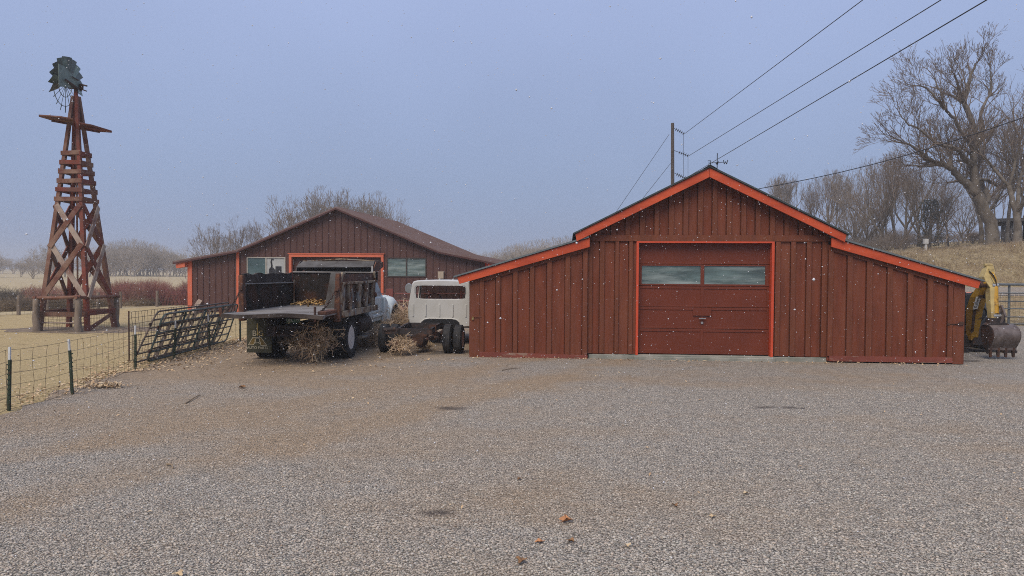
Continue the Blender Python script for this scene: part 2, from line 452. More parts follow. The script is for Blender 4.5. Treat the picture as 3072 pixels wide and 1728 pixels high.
def mathn(N, L, op, a, b=0.0):
    n = N.new('ShaderNodeMath'); n.operation = op
    for i, v in enumerate((a, b)):
        if hasattr(v, 'links'): L.new(v, n.inputs[i])
        else: n.inputs[i].default_value = v
    return n.outputs[0]

def mapping(N, L, vec, sc, loc=(0, 0, 0), rz=0.0):
    mp = N.new('ShaderNodeMapping'); mp.inputs['Scale'].default_value = sc
    mp.inputs['Location'].default_value = loc; mp.inputs['Rotation'].default_value = (0, 0, rz)
    L.new(vec, mp.inputs[0]); return mp.outputs[0]

STONE_RAMP = [(0.0, (0.075, 0.068, 0.06)), (0.22, (0.16, 0.148, 0.128)), (0.4, (0.32, 0.28, 0.235)),
              (0.55, (0.46, 0.40, 0.325)), (0.7, (0.54, 0.475, 0.39)), (0.84, (0.58, 0.525, 0.44)), (1.0, (0.70, 0.655, 0.57))]
def stone_ramp(N, L, fac):
    r = N.new('ShaderNodeValToRGB'); c = r.color_ramp
    c.elements[0].position, c.elements[0].color = 0.0, (*STONE_RAMP[0][1], 1)
    c.elements[1].position, c.elements[1].color = 1.0, (*STONE_RAMP[-1][1], 1)
    for p, k in STONE_RAMP[1:-1]:
        e = c.elements.new(p); e.color = (*k, 1)
    L.new(fac, r.inputs[0]); return r.outputs['Color']

def dirt_mask(N, L, pos):
    """where the fine brown dirt of the wheel tracks shows through the gravel"""
    sep = N.new('ShaderNodeSeparateXYZ'); L.new(pos, sep.inputs[0])
    n1 = tex_noise(N, L, mapping(N, L, pos, (.16, .34, 1), (3, 1, 0), rad(-14)), 1.0, 5)
    n2 = tex_noise(N, L, mapping(N, L, pos, (1, 1, 1), (7, 2, 0)), 1.3, 6)
    near_trucks = map_range(N, L, sep.outputs['Y'], 7.0, 15.0, 0.0, .24)
    west = map_range(N, L, sep.outputs['X'], 2.0, -4.0, 0.0, 1.0)
    bias = mathn(N, L, 'MULTIPLY', near_trucks, west)
    s = mathn(N, L, 'ADD', mathn(N, L, 'MULTIPLY', n1, .75), mathn(N, L, 'MULTIPLY', n2, .3))
    s = mathn(N, L, 'ADD', s, bias)
    # the pair of wheel tracks that swings across the yard towards the parked trucks
    t = mathn(N, L, 'ADD', mathn(N, L, 'SUBTRACT', sep.outputs['Y'], mathn(N, L, 'MULTIPLY', sep.outputs['X'], 1.5)), mathn(N, L, 'MULTIPLY', n1, 2.4))
    for c in (14.6, 18.0):
        d = mathn(N, L, 'ABSOLUTE', mathn(N, L, 'SUBTRACT', t, c))
        s = mathn(N, L, 'ADD', s, map_range(N, L, d, .25, 1.15, .13, 0.0))
    return map_range(N, L, s, .50, .74, 0.0, .85)

def spots(N, L, pos, pts):
    out = None
    nz = tex_noise(N, L, pos, 6.0, 4)
    for (x, y, rx, ry) in pts:
        v = N.new('ShaderNodeVectorMath'); v.operation = 'DISTANCE'
        L.new(mapping(N, L, pos, (1 / rx, 1 / ry, 0), (-x / rx, -y / ry, 0)), v.inputs[0])
        d = mathn(N, L, 'ADD', v.outputs['Value'], mathn(N, L, 'MULTIPLY', nz, 1.6))
        r = map_range(N, L, d, 1.2, 2.0, 1.0, 0.0)
        out = r if out is None else mathn(N, L, 'MAXIMUM', out, r)
    return out

SPOTS = []
for (a, b, rx, ry) in ((1352, 1225, .28, .16), (2290, 1222, .2, .12), (2368, 1223, .16, .12), (2405, 1225, .1, .08), (1310, 1540, .16, .1), (2900, 1083, .5, .2)):
    g = on_ground(a, b); SPOTS.append((g.x, g.y, rx, ry))

def gravel_material():
    m, N, L, b = node_mat('gravel')
    tc = N.new('ShaderNodeTexCoord'); pos = tc.outputs['Object']
    wob = N.new('ShaderNodeTexNoise'); wob.inputs['Scale'].default_value = 30; L.new(pos, wob.inputs['Vector'])
    vv = N.new('ShaderNodeVectorMath'); vv.operation = 'MULTIPLY_ADD'
    L.new(wob.outputs['Color'], vv.inputs[0]); vv.inputs[1].default_value = (.009, .009, 0); L.new(pos, vv.inputs[2])
    def vor(sc, feat='F1', rnd=1.0):
        v = N.new('ShaderNodeTexVoronoi'); v.voronoi_dimensions = '2D'; v.feature = feat
        v.inputs['Scale'].default_value = sc; v.inputs['Randomness'].default_value = rnd
        L.new(vv.outputs[0], v.inputs['Vector']); return v
    v1, v2 = vor(54), vor(86)
    def chan(v):
        s = N.new('ShaderNodeSeparateColor'); L.new(v.outputs['Color'], s.inputs[0]); return s
    c1, c2 = chan(v1), chan(v2)
    stone = stone_ramp(N, L, c1.outputs[0]); small = stone_ramp(N, L, c2.outputs[1])
    patch = map_range(N, L, tex_noise(N, L, pos, 9.0, 3), .42, .58)
    col = mixc(N, L, patch, stone, small)
    hue = mixc(N, L, .5, col, mixc(N, L, c1.outputs[2], (.49, .37, .28), (.32, .335, .295)))
    col = mixc(N, L, .45, col, hue)
    # crevice shade between the stones, painted into the colour
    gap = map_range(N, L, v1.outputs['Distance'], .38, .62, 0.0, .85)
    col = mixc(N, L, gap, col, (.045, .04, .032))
    big = map_range(N, L, tex_noise(N, L, pos, .35, 4), .35, .65, 0.0, .18)
    col = mixc(N, L, big, col, (.30, .265, .21))
    dm = dirt_mask(N, L, pos)
    fine = mixc(N, L, tex_noise(N, L, pos, 40, 5), (.20, .145, .085), (.46, .345, .22))
    tinted = N.new('ShaderNodeMix'); tinted.data_type = 'RGBA'; tinted.blend_type = 'MULTIPLY'; tinted.inputs[0].default_value = 1.0
    L.new(col, tinted.inputs[6]); tinted.inputs[7].default_value = (1.0, .80, .60, 1)
    brown = mixc(N, L, .35, tinted.outputs[2], fine)
    col = mixc(N, L, dm, col, brown)
    blotch = map_range(N, L, tex_noise(N, L, mapping(N, L, pos, (1, 1.6, 1), (2, 5, 0)), 5.5, 5, .65), .38, .62, 0.0, 1.0)
    dk = N.new('ShaderNodeMix'); dk.data_type = 'RGBA'; dk.blend_type = 'MULTIPLY'; dk.inputs[0].default_value = 1.0
    L.new(col, dk.inputs[6]); L.new(mixc(N, L, blotch, (.78, .78, .79), (1.05, 1.04, 1.03)), dk.inputs[7]); col = dk.outputs[2]
    col = mixc(N, L, mathn(N, L, 'MULTIPLY', spots(N, L, pos, SPOTS), .7), col, (.04, .032, .03))
    L.new(col, b.inputs['Base Color'])
    b.inputs['Roughness'].default_value = .85; b.inputs['Specular IOR Level'].default_value = .25
    h = mathn(N, L, 'ADD', mathn(N, L, 'MULTIPLY', v1.outputs['Distance'], -.011), mathn(N, L, 'MULTIPLY', v2.outputs['Distance'], -.006))
    h = mathn(N, L, 'ADD', h, mathn(N, L, 'MULTIPLY', tex_noise(N, L, pos, 1.6, 3), .02))
    bp = N.new('ShaderNodeBump'); bp.inputs['Distance'].default_value = 1.0; bp.inputs['Strength'].default_value = .9
    L.new(h, bp.inputs['Height']); L.new(bp.outputs[0], b.inputs['Normal'])
    return m

def stones_material():
    m, N, L, b = node_mat('gravel_stones')
    a = N.new('ShaderNodeAttribute'); a.attribute_name = 'tint'
    col = stone_ramp(N, L, a.outputs['Fac'])
    t = mathn(N, L, 'FRACT', mathn(N, L, 'MULTIPLY', a.outputs['Fac'], 37.7))
    col = mixc(N, L, .42, col, mixc(N, L, t, (.49, .37, .28), (.32, .335, .295)))
    geo = N.new('ShaderNodeNewGeometry')
    n = tex_noise(N, L, geo.outputs['Position'], 120, 3)
    col = mixc(N, L, mathn(N, L, 'MULTIPLY', n, .35), col, (.14, .13, .125))
    dm = dirt_mask(N, L, geo.outputs['Position'])
    col = mixc(N, L, mathn(N, L, 'MULTIPLY', dm, .45), col, (.32, .235, .15))
    col = mixc(N, L, mathn(N, L, 'MULTIPLY', spots(N, L, geo.outputs['Position'], SPOTS), .6), col, (.04, .032, .03))
    L.new(col, b.inputs['Base Color']); b.inputs['Roughness'].default_value = .8; b.inputs['Specular IOR Level'].default_value = .3
    return m

def grass_material(name, c_lo, c_hi, c_alt, alt_amt=.56, soil=None, bump=.03, fine=28.0, st=(1, 1, 1)):
    m, N, L, b = node_mat(name)
    tc = N.new('ShaderNodeTexCoord'); pos = tc.outputs['Object']
    f1 = tex_noise(N, L, mapping(N, L, pos, st), fine, 6, .7)
    col = mixc(N, L, map_range(N, L, f1, .36, .64), c_lo, c_hi)
    f2 = tex_noise(N, L, mapping(N, L, pos, st), .5, 6, .65)
    col = mixc(N, L, map_range(N, L, f2, alt_amt - .12, alt_amt + .12, 0, .8), col, c_alt)
    if soil:
        f3 = tex_noise(N, L, mapping(N, L, pos, st, (4, 4, 4)), 2.6, 6, .7)
        col = mixc(N, L, map_range(N, L, f3, .56, .68, 0, .8), col, soil)
    L.new(col, b.inputs['Base Color'])
    b.inputs['Roughness'].default_value = .95; b.inputs['Specular IOR Level'].default_value = .1
    bp = N.new('ShaderNodeBump'); bp.inputs['Distance'].default_value = bump
    L.new(f1, bp.inputs['Height']); L.new(bp.outputs[0], b.inputs['Normal'])
    return m

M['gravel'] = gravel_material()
M['stones'] = stones_material()
M['lawn'] = grass_material('dormant_lawn', (.28, .205, .095), (.57, .45, .245), (.42, .32, .17), soil=(.17, .12, .07), alt_amt=.5, fine=22.0, bump=.05)
M['field'] = grass_material('dry_field', (.33, .265, .155), (.50, .41, .25), (.28, .21, .125), fine=3.0, bump=.05)
M['hill_grass'] = grass_material('hill_grass', (.21, .155, .08), (.43, .34, .19), (.26, .185, .10), soil=(.15, .11, .065), fine=7.0, bump=.2, st=(1, .35, 1))
M['bare_soil'] = mat('bare_soil', (.16, .12, .085), .95, .3, 5, col2=(.26, .20, .13), amt2=.55, scale2=3, bump=.02)

def sheet(name, poly, z, m, kind='structure'):
    me = bpy.data.meshes.new(name)
    me.from_pydata([(x, y, z) for x, y in poly], [], [tuple(range(len(poly)))])
    me.materials.append(m)
    o = bpy.data.objects.new(name, me); link(o)
    if kind: o['kind'] = kind
    return o

sheet('field_ground', [(-880, -12), (880, -12), (880, 900), (-880, 900)], -0.012, M['field'])
rnd = random.Random(3)
# the mown lawn behind the wire fence
sheet('lawn', [(-60, -11), (-7.4, -11), (-7.4, 5), (-7.4, 60), (-60, 60)][:3] + [(-7.6, 46), (-20.2, 40.0), (-23.4, 32.9), (-40, 31)], -0.006, M['lawn'])
edge = []
y = -10.0
while y < 36:
    fx = -7.75 if y < 11 else (-7.75 - .5 * min(1, (y - 11) / 4.0))
    edge.append((fx + rnd.uniform(-.16, .16) + .12 * math.sin(y * 1.3), y)); y += .35
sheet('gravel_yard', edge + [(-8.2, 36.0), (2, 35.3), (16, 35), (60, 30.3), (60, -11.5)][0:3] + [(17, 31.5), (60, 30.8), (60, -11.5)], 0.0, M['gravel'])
# worn soil round the foot of the windmill
pts = []
for k in range(28):
    a = 2 * math.pi * k / 28
    r = 1 + rnd.uniform(-.16, .16)
    pts.append((-15.2 + 2.9 * r * math.cos(a), 25.4 + 1.5 * r * math.sin(a)))
sheet('soil_patch', pts, 0.0, M['bare_soil'])

# the grassy bank on the right, with the far lane running along its foot
def bank_h(X, Y):
    top = 3.35 + .085 * max(-6, min(40, X - 24))
    prof = [(29.8, 0), (33, .12), (36, 1.05), (39.5, 1.45), (41, 2.0), (44, 2.9), (47, .97), (49, 1.0)]
    if Y <= 29.8: h = 0
    elif Y < 36: h = 1.1 * ((Y - 29.8) / 6.2) ** 1.3
    elif Y < 39: h = 1.1 + .35 * (Y - 36) / 3
    elif Y < 48:
        t = (Y - 39) / 9.0
        h = 1.45 + (top - 1.45) * (1 - (1 - t) ** 1.7)
    else: h = top
    s = max(0, min(1, (X - 8) / 9.0)); s = s * s * (3 - 2 * s)
    return h * s
def bank_mesh(name, x0, x1, y0, y1, nx, ny, m, lift):
    V = []; rr = random.Random(5)
    for j in range(ny + 1):
        for i in range(nx + 1):
            X = x0 + (x1 - x0) * i / nx; Yv = y0 + (y1 - y0) * j / ny
            z = bank_h(X, Yv)
            if 40 < Yv < 47.5: z += rr.uniform(-.09, .09)
            V.append((X, Yv, z + lift))
    Fq = [(j * (nx + 1) + i, j * (nx + 1) + i + 1, (j + 1) * (nx + 1) + i + 1, (j + 1) * (nx + 1) + i) for j in range(ny) for i in range(nx)]
    o = np_mesh(name, V, Fq, m, smooth=True); o['kind'] = 'structure'; return o
bank_mesh('hillside', 8, 130, 29.9, 130, 150, 190, M['hill_grass'], -0.008)
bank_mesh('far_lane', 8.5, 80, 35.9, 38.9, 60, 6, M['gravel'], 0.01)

# loose stones of the foreground gravel (real pebbles where the camera can tell them apart)
def pebbles():
    rs = np.random.RandomState(11)
    t = (1 + 5 ** .5) / 2
    base = np.array([(-1, t, 0), (1, t, 0), (-1, -t, 0), (1, -t, 0), (0, -1, t), (0, 1, t), (0, -1, -t), (0, 1, -t), (t, 0, -1), (t, 0, 1), (-t, 0, -1), (-t, 0, 1)], float)
    base /= np.linalg.norm(base[0])
    faces = np.array([(0, 11, 5), (0, 5, 1), (0, 1, 7), (0, 7, 10), (0, 10, 11), (1, 5, 9), (5, 11, 4), (11, 10, 2), (10, 7, 6), (7, 1, 8), (3, 9, 4), (3, 4, 2), (3, 2, 6), (3, 6, 8), (3, 8, 9), (4, 9, 5), (2, 4, 11), (6, 2, 10), (8, 6, 7), (9, 8, 1)])
    n = 100000
    # denser near the camera, thinning out with distance
    Yv = 4.3 + 9.5 * rs.rand(n) ** 1.25
    X = (rs.rand(n) * 2 - 1) * (Yv * .76 + .3)
    keep = X > -7.6
    X, Yv = X[keep], Yv[keep]; n = len(X)
    r = .0052 + .0082 * rs.rand(n) ** 3.0
    sc = np.stack([r * (.85 + .5 * rs.rand(n)), r * (.85 + .5 * rs.rand(n)), r * (.5 + .35 * rs.rand(n))], 1)
    ang = rs.rand(n) * 6.283
    v = base[None] * (1 + .28 * (rs.rand(n, 12, 1) - .5)) * sc[:, None, :]
    c, s = np.cos(ang)[:, None], np.sin(ang)[:, None]
    P = np.stack([v[..., 0] * c - v[..., 1] * s + X[:, None], v[..., 0] * s + v[..., 1] * c + Yv[:, None], v[..., 2] + (sc[:, 2] * .45)[:, None]], -1)
    Fq = (faces[None] + (np.arange(n) * 12)[:, None, None]).reshape(-1, 3)
    tint = np.repeat(np.clip(rs.rand(n), 0, 1), 12)
    o = np_mesh('gravel', P, Fq, M['stones'], smooth=False, tint=tint)
    tag(o, 'loose grey and pink crushed gravel covering the yard', 'gravel', kind='stuff')
pebbles()

# ------------------------------------------------------------------ the red workshop barn (front, right)
def line_z(p, q):
    (u0, z0), (u1, z1) = p, q
    return lambda u: z0 + (z1 - z0) * (u - u0) / (u1 - u0)

def workshop():
    A = Frame((4.891, 17.732, 0), 4.5)
    t = thing('workshop_barn', 'red board and batten workshop with orange rafters and a closed garage door', 'barn', A.o, A.rz)
    V0 = -0.30                                  # rafters stand forward of the wall
    ap = A.at(2125, 503.4, V0); el = A.at(1726, 706, V0); er = A.at(2540, 699, V0)
    ez = (el[1] + er[1]) / 2; half = (er[0] - el[0]) / 2; ax = (er[0] + el[0]) / 2
    ll = A.at(1370, 831, V0); lm = A.at(1700, 733.8, V0); rr = A.at(2947.7, 844, V0); rm = A.at(2560, 730.5, V0)
    zl = line_z(ll, lm); zr = line_z(rr, rm)
    CL, CR, ZB = -2.985, 2.855, 0.12
    LL, RR = -5.955, 5.985
    D = 8.6
    up = lambda u: ap[1] - (ap[1] - ez) * abs(u - ax) / half        # top edge of the upper rafters
    RT = 0.215                                                         # rafter height, measured upright
    # opening of the garage door
    dL, dzT = A.at(1917, 728.5, -.03); dR = A.at(2316, 728.5, -.03)[0]
    dT = dzT; dB = ZB
    FT = 0.06
    w = MB()
    wall_top = lambda u: up(u) - RT + .12
    zg = A.at(2125, 724, 0)[1]; zg2 = A.at(2125, 705.5, 0)[1]
    # sheathing: left and right of the door, then the gable above
    w.cur = 0
    GAP = .024
    def boards(u0, u1, batt, lo, hi, v0=0.0, v1=.1):
        # wide boards butted with open joints beside each batten; a backing board closes the joints behind
        xs = [u0] + [a - GAP for a, b in batt if u0 < a - GAP < u1]; st = [u0] + [a for a, b in batt if u0 < a - GAP < u1]
        ends = [a - GAP for a, b in batt if u0 < a - GAP < u1] + [u1]
        for a, b in zip(st, ends):
            us = sorted(set([a, b] + [k for k in (ax,) if a < k < b]))
            for p, q in zip(us, us[1:]): w.prism([(p, lo(p)), (q, lo(q)), (q, hi(q)), (p, hi(p))], v0, v0 + .028)
        us = sorted(set([u0, u1] + [k for k in (ax,) if u0 < k < u1]))
        for p, q in zip(us, us[1:]): w.prism([(p, lo(p)), (q, lo(q)), (q, hi(q)), (p, hi(p))], v0 + .03, v1)
    BL = [(A.at(a, 900)[0], A.at(b, 900)[0]) for a, b in [(1763, 1776), (1799, 1812), (1844.5, 1855), (1886, 1897)]]
    BR = [(A.at(a, 900)[0], A.at(b, 900)[0]) for a, b in [(2324, 2338), (2370, 2384), (2417, 2431), (2463, 2480)]]
    BG = []
    px = 1790.0
    while px < 2480:
        BG.append((A.at(px, 650)[0], A.at(px + 14, 650)[0])); px += 43.3
    boards(CL, dL - FT, BL, lambda u: ZB, lambda u: zg)
    boards(dR + FT, CR, BR, lambda u: ZB, lambda u: zg)
    w.box(dL - FT, dR + FT, 0, .1, dT + FT, zg)
    boards(CL, CR, BG, lambda u: zg, wall_top, .002)
    # side and back walls of the middle part and of the lean-tos
    w.box(CL, CL + .1, .1, D, ZB, 2.9); w.box(CR - .1, CR, .1, D, ZB, 2.9)
    w.prism([(CL, ZB), (CR, ZB), (CR, wall_top(CR)), (ax, wall_top(ax)), (CL, wall_top(CL))], D, D + .1)
    w.box(LL, LL + .08, .04, D, .02, zl(LL) - .26); w.box(RR - .08, RR, .04, D, .02, zr(RR) - .26)
    w.prism([(LL, 0.02), (CL, 0.02), (CL, zl(CL) - .2), (LL, zl(LL) - .2)], D, D + .08)
    w.prism([(CR, 0.02), (RR, 0.02), (RR, zr(RR) - .2), (CR, zr(CR) - .2)], D, D + .08)
    # battens
    w.cur = 1
    for a, b in BL + BR: w.box(a, b, -.044, .01, ZB + .01, zg - .006)
    w.box(CL - .001, CR + .001, -.052, .012, zg, zg2)                  # girt board
    for a, b in BG:
        if min(wall_top(a), wall_top(b)) - .1 > zg2 + .06:
            w.prism([(a, zg2 + .002), (b, zg2 + .002), (b, wall_top(b) - .02), (a, wall_top(a) - .02)], -.044, .01)
    w.build('wall', [M['barn_red'], M['barn_batten']], t)
    # foundation
    f = MB()
    f.box(CL + .02, CR - .02, -.05, .3, -.1, ZB - .015)
    f.box(dL - .1, dR + .1, -.16, -.052, -.1, ZB - .045)
    f.build('foundation', M['concrete'], t, bevel=.008)
    # rafters (fascia boards)
    fs = MB()
    for s in (-1, 1):
        e = ax + s * half
        fs.prism([(ax + s * .004, ap[1]), (ax + s * .004, ap[1] - RT - .01), (e - s * .035, ez - RT + .03), (e, ez)], V0, V0 + .05)
        # under-eave trim along the long sides
    fs.build('fascia', M['orange'], t, bevel=.004)
    fs = MB()
    for z, e, m in ((zl, ll[0], CL + .02), (zr, rr[0], CR - .02)):
        s = 1 if e < m else -1
        MB().prism([(e, z(e)), (m, z(m)), (m, z(m) - .225), (e + s * .06, z(e) - .175)], V0 + .06, V0 + .11).build('lower_fascia', M['orange'], t, bevel=.004)
    # soffits are dark boards behind the rafters
    so = MB()
    for s in (-1, 1):
        e = ax + s * (half - .02)
        so.prism([(ax, ap[1] - .03), (e, ez - .03), (e, ez - .055), (ax, ap[1] - .055)], V0 + .05, .0)
    for z, e, m in ((zl, ll[0] + .02, CL), (zr, rr[0] - .02, CR)):
        so.prism([(e, z(e) - .03), (m, z(m) - .03), (m, z(m) - .055), (e, z(e) - .055)], V0 + .11, D)
    so.build('soffit', M['barn_batten'], t)
    # roofs
    r = MB()
    for s in (-1, 1):
        e = ax + s * (half + .06); k = (ap[1] - ez) / half
        r.prism([(ax, ap[1] + .012), (ax, ap[1] + .055), (e, ap[1] - k * (half + .06) + .05), (e, ap[1] - k * (half + .06) + .012)], V0 - .04, D + .3)
    r.build('roof', M['roof_dark'], t)
    r = MB()
    for z, e, m in ((zl, ll[0] - .09, CL), (zr, rr[0] + .05, CR)):
        MB().prism([(e, z(e) + .012), (m, z(m) + .012), (m, z(m) + .055), (e, z(e) + .05)], V0 + .02, D + .3).build('lean_to_roof', M['roof_grey'], t)
    rc = MB()
    rc.prism([(ax - .16, ap[1] - .02), (ax, ap[1] + .075), (ax + .16, ap[1] - .02), (ax, ap[1] + .058)], V0 - .06, D + .32)
    rc.build('ridge_cap', M['roof_dark'], t)
    # door frame: three boards lining the opening
    d = MB()
    d.box(dL - FT, dL, -.05, .16, ZB - .02, dT); d.box(dR, dR + FT, -.05, .16, ZB - .02, dT)
    d.box(dL - FT, dR + FT, -.05, .16, dT, dT + FT)
    d.build('door_frame', M['orange_frame'], t, bevel=.004)
    # sectional garage door
    DV = .13
    def zpx(y): return A.at(2110, y, DV)[1]
    lines = [680 + k / 3.293 for k in (372, 588, 797, 1012)]
    zs = [dT + .002] + [zpx(y) for y in lines] + [ZB + .004]
    g = MB()
    umid = A.at(1860 + 812 / 3.293, 900, DV)[0]
    for i in range(5):
        z1, z0 = zs[i], zs[i + 1]
        if i == 1:       # window section: only rails and stiles
            wa = A.at(1860 + 215 / 3.293, 820, DV)[0]; wb = A.at(1860 + 797 / 3.293, 820, DV)[0]
            wc = A.at(1860 + 833 / 3.293, 820, DV)[0]; wd = A.at(1860 + 1436 / 3.293, 820, DV)[0]
            zt, zb = zpx(680 + 388 / 3.293), zpx(680 + 568 / 3.293)
            g.box(dL + .002, dR - .002, DV, DV + .04, zt, z1 - .006); g.box(dL + .002, dR - .002, DV, DV + .04, z0 + .006, zb)
            for a, b in ((dL + .002, wa), (wb, wc), (wd, dR - .002)): g.box(a, b, DV, DV + .04, zb, zt)
        else:
            g.box(dL + .002, dR - .002, DV + .014, DV + .04, z0 + .006, z1 - .006)     # flat panels
            g.box(dL + .002, dL + .05, DV, DV + .016, z0 + .006, z1 - .006); g.box(dR - .06, dR - .002, DV, DV + .016, z0 + .006, z1 - .006)
            g.box(umid - .035, umid + .035, DV, DV + .016, z0 + .006, z1 - .006)
            if i > 0:
                g.box(dL + .05, umid - .035, DV, DV + .016, z1 - .07, z1 - .006); g.box(umid + .035, dR - .06, DV, DV + .016, z1 - .07, z1 - .006)
            zz = .05 if i < 4 else .10
            g.box(dL + .05, umid - .035, DV, DV + .016, z0 + .006, z0 + zz); g.box(umid + .035, dR - .06, DV, DV + .016, z0 + .006, z0 + zz)
    g.box(dL, dR, DV + .05, DV + .07, ZB, dT)
    pu0, pu1 = A.at(1860 + 722 / 3.293, 900, DV)[0], A.at(1860 + 904 / 3.293, 900, DV)[0]
    g.box(pu0, pu1, DV - .022, DV + .016, zpx(680 + 880 / 3.293), zs[3] - .012)
    gd = g.build('garage_door', M['door_red'], t, bevel=.004)
    for a, b in ((wa, wb), (wc, wd)):
        p = MB().box(a - .004, b + .004, DV + .022, DV + .03, zb - .004, zt + .004).build('window', M['glass_sheet'], gd)
    h = MB()
    zh = zpx(680 + 906 / 3.293); zk = zpx(680 + 950 / 3.293)
    h.bar((umid - .085, DV - .05, zh), (umid + .085, DV - .05, zh), .022, .026); h.tube([(umid, DV - .05, zh), (umid, DV + .01, zh)], .016, 8)
    h.build('handle', M['steel'], gd)
    MB().lathe([(.03, -.015), (.034, 0), (.034, .02)], (umid, DV - .006, zk), 'y', 16).build('lock', M['steel'], gd, smooth=True)
    # lean-to doors of the same boards, a hand's breadth proud of the middle wall
    def lean_door(name, u0, u1, z, batt_px, corner, lab, low):
        b = MB(); V = -.10
        b.cur = 0
        bts = [(A.at(a, 950, V)[0], A.at(c, 950, V)[0]) for a, c in batt_px]
        st = [u0] + [a for a, c in bts]; en = [a - GAP for a, c in bts] + [u1]
        for p, q in zip(st, en):
            if q - p > .02: b.prism([(p, low(p)), (q, low(q)), (q, z(q) - .17), (p, z(p) - .17)], V, V + .028)
        b.prism([(u0, low(u0)), (u1, low(u1)), (u1, z(u1) - .17), (u0, z(u0) - .17)], V + .03, V + .05)
        b.cur = 1
        for a, c in bts:
            b.prism([(a, low(a) + .12), (c, low(c) + .12), (c, z(c) - .3), (a, z(a) - .3)], V - .044, V + .01)
        b.prism([(u0, z(u0) - .3), (u1, z(u1) - .3), (u1, z(u1) - .19), (u0, z(u0) - .19)], V - .05, V + .01)   # top rail
        b.cur = 2
        b.prism([(u0, low(u0) - .01), (u1, low(u1) - .01), (u1, low(u1) + .12), (u0, low(u0) + .12)], V - .05, V + .012)
        o = b.build(name, [M['barn_red'], M['barn_batten'], M['worn_red']], t)
        if lab: o['label'] = lab
        return o
    cu = A.at(1438.6, 950, -.1)[0]
    zb0 = lambda u: .015 - .05 * (u - cu) / (CL - cu)
    px = lambda xs: [(1360 + a / 4.293, 1360 + b / 4.293) for a, b in xs]
    ld = lean_door('lean_to_door', cu + .006, CL - .01, zl, px([(340, 394), (550, 606), (770, 826), (985, 1040), (1206, 1264), (1440, 1500), (1664, 1722)]), None,
                   'left lean-to door with flaking bottom rail and padlocked hasp', zb0)
    c2 = A.at(2857.6, 950, -.1)[0]
    px2 = lambda xs: [(2440 + a / 3.293, 2440 + b / 3.293) for a, b in xs]
    zb1 = lambda u: .045
    rd = lean_door('lean_to_door', CR + .006, c2 - .006, zr, px2([(138, 184), (325, 375), (516, 570), (720, 768), (922, 974), (1117, 1170), (1322, 1368)]), None,
                   'right lean-to door with a sliding bolt at the outer edge', zb1)
    MB().prism([(LL - .02, -.06), (cu, -.06), (cu, zl(cu) - .17), (LL - .02, zl(LL) - .17)], -.13, .04).build('corner_board', M['barn_batten'], t, bevel=.004)
    MB().prism([(c2, .01), (RR + .01, .01), (RR + .01, zr(RR) - .17), (c2, zr(c2) - .17)], -.13, .04).build('corner_board', M['barn_batten'], t, bevel=.004)
    MB().box(cu + .02, CL, -.06, -.03, -.12, .02).build('gap_shade', M['dark_gap'], t)  # near-black strips stand in for the shade in the gap under the doors
    MB().box(CR, RR, -.06, -.03, -.1, .05).build('gap_shade', M['dark_gap'], t)
    h = MB(); u, z = A.at(1040 + 1440 / 3.813, 740 + 800 / 3.813, -.14); u2 = A.at(1040 + 1545 / 3.813, 950, -.14)[0]
    h.box(u + .02, u2, -.150, -.122, z - .02, z + .03); h.build('hasp', M['barn_batten'], ld)
    h = MB(); h.box(u - .015, u + .03, -.165, -.132, z - .075, z - .025); h.tube([(u - .008, -.145, z - .03), (u - .005, -.145, z + .0), (u + .02, -.145, z + .0), (u + .024, -.145, z - .03)], .006, 6)
    h.build('padlock', M['brass'], ld)
    h = MB(); u, z = A.at(2440 + 1325 / 3.293, 680 + 962 / 3.293, -.14); u2, z2 = A.at(2440 + 1455 / 3.293, 680 + 958 / 3.293, -.14)
    h.tube([(u, -.145, z), (u2, -.145, z)], .012, 6); h.box(u + .28, u + .36, -.16, -.12, z - .02, z + .06); h.box(u, u + .05, -.155, -.12, z - .03, z + .03); h.box(u2 - .05, u2, -.158, -.12, z - .025, z + .03)
    h.build('slide_bolt', M['rust'], rd)
    # weathervane on the ridge
    wv = A.at(2151.3, 508, .4)
    q = A.o + A.M @ Vector((wv[0], .4, up(wv[0]) + .06))
    v = thing('weathervane', 'black weathervane rod with E and W letters on the barn ridge', 'weathervane', q, A.rz)
    m = MB(); m.tube([(0, 0, -.02), (0, 0, .56)], .011, 6); m.ball((0, 0, .3), .03, .03, .03, 8, 6)
    m.box(-.06, .06, -.06, .06, -.02, .02)
    m.build('rod', M['black_iron'], v)
    m = MB(); m.tube([(-.17, 0, .315), (.17, 0, .335)], .008, 5); m.tube([(0, -.17, .325), (0, .17, .325)], .008, 5); m.build('compass_arm', M['black_iron'], v)
    E = MB()
    for a, b in (((-.16, .37), (-.16, .26)), ((-.16, .37), (-.235, .37)), ((-.16, .315), (-.22, .315)), ((-.16, .26), (-.235, .26))):
        E.bar((a[0], 0, a[1]), (b[0], 0, b[1]), .016, .016)
    E.build('letter', M['black_iron'], v)
    E = MB()
    pts = [(.155, .39), (.175, .285), (.205, .35), (.235, .285), (.26, .39)]
    for a, b in zip(pts, pts[1:]): E.bar((a[0], 0, a[1]), (b[0], 0, b[1]), .016, .016)
    E.build('letter', M['black_iron'], v)
    return A
BARN_A = workshop()

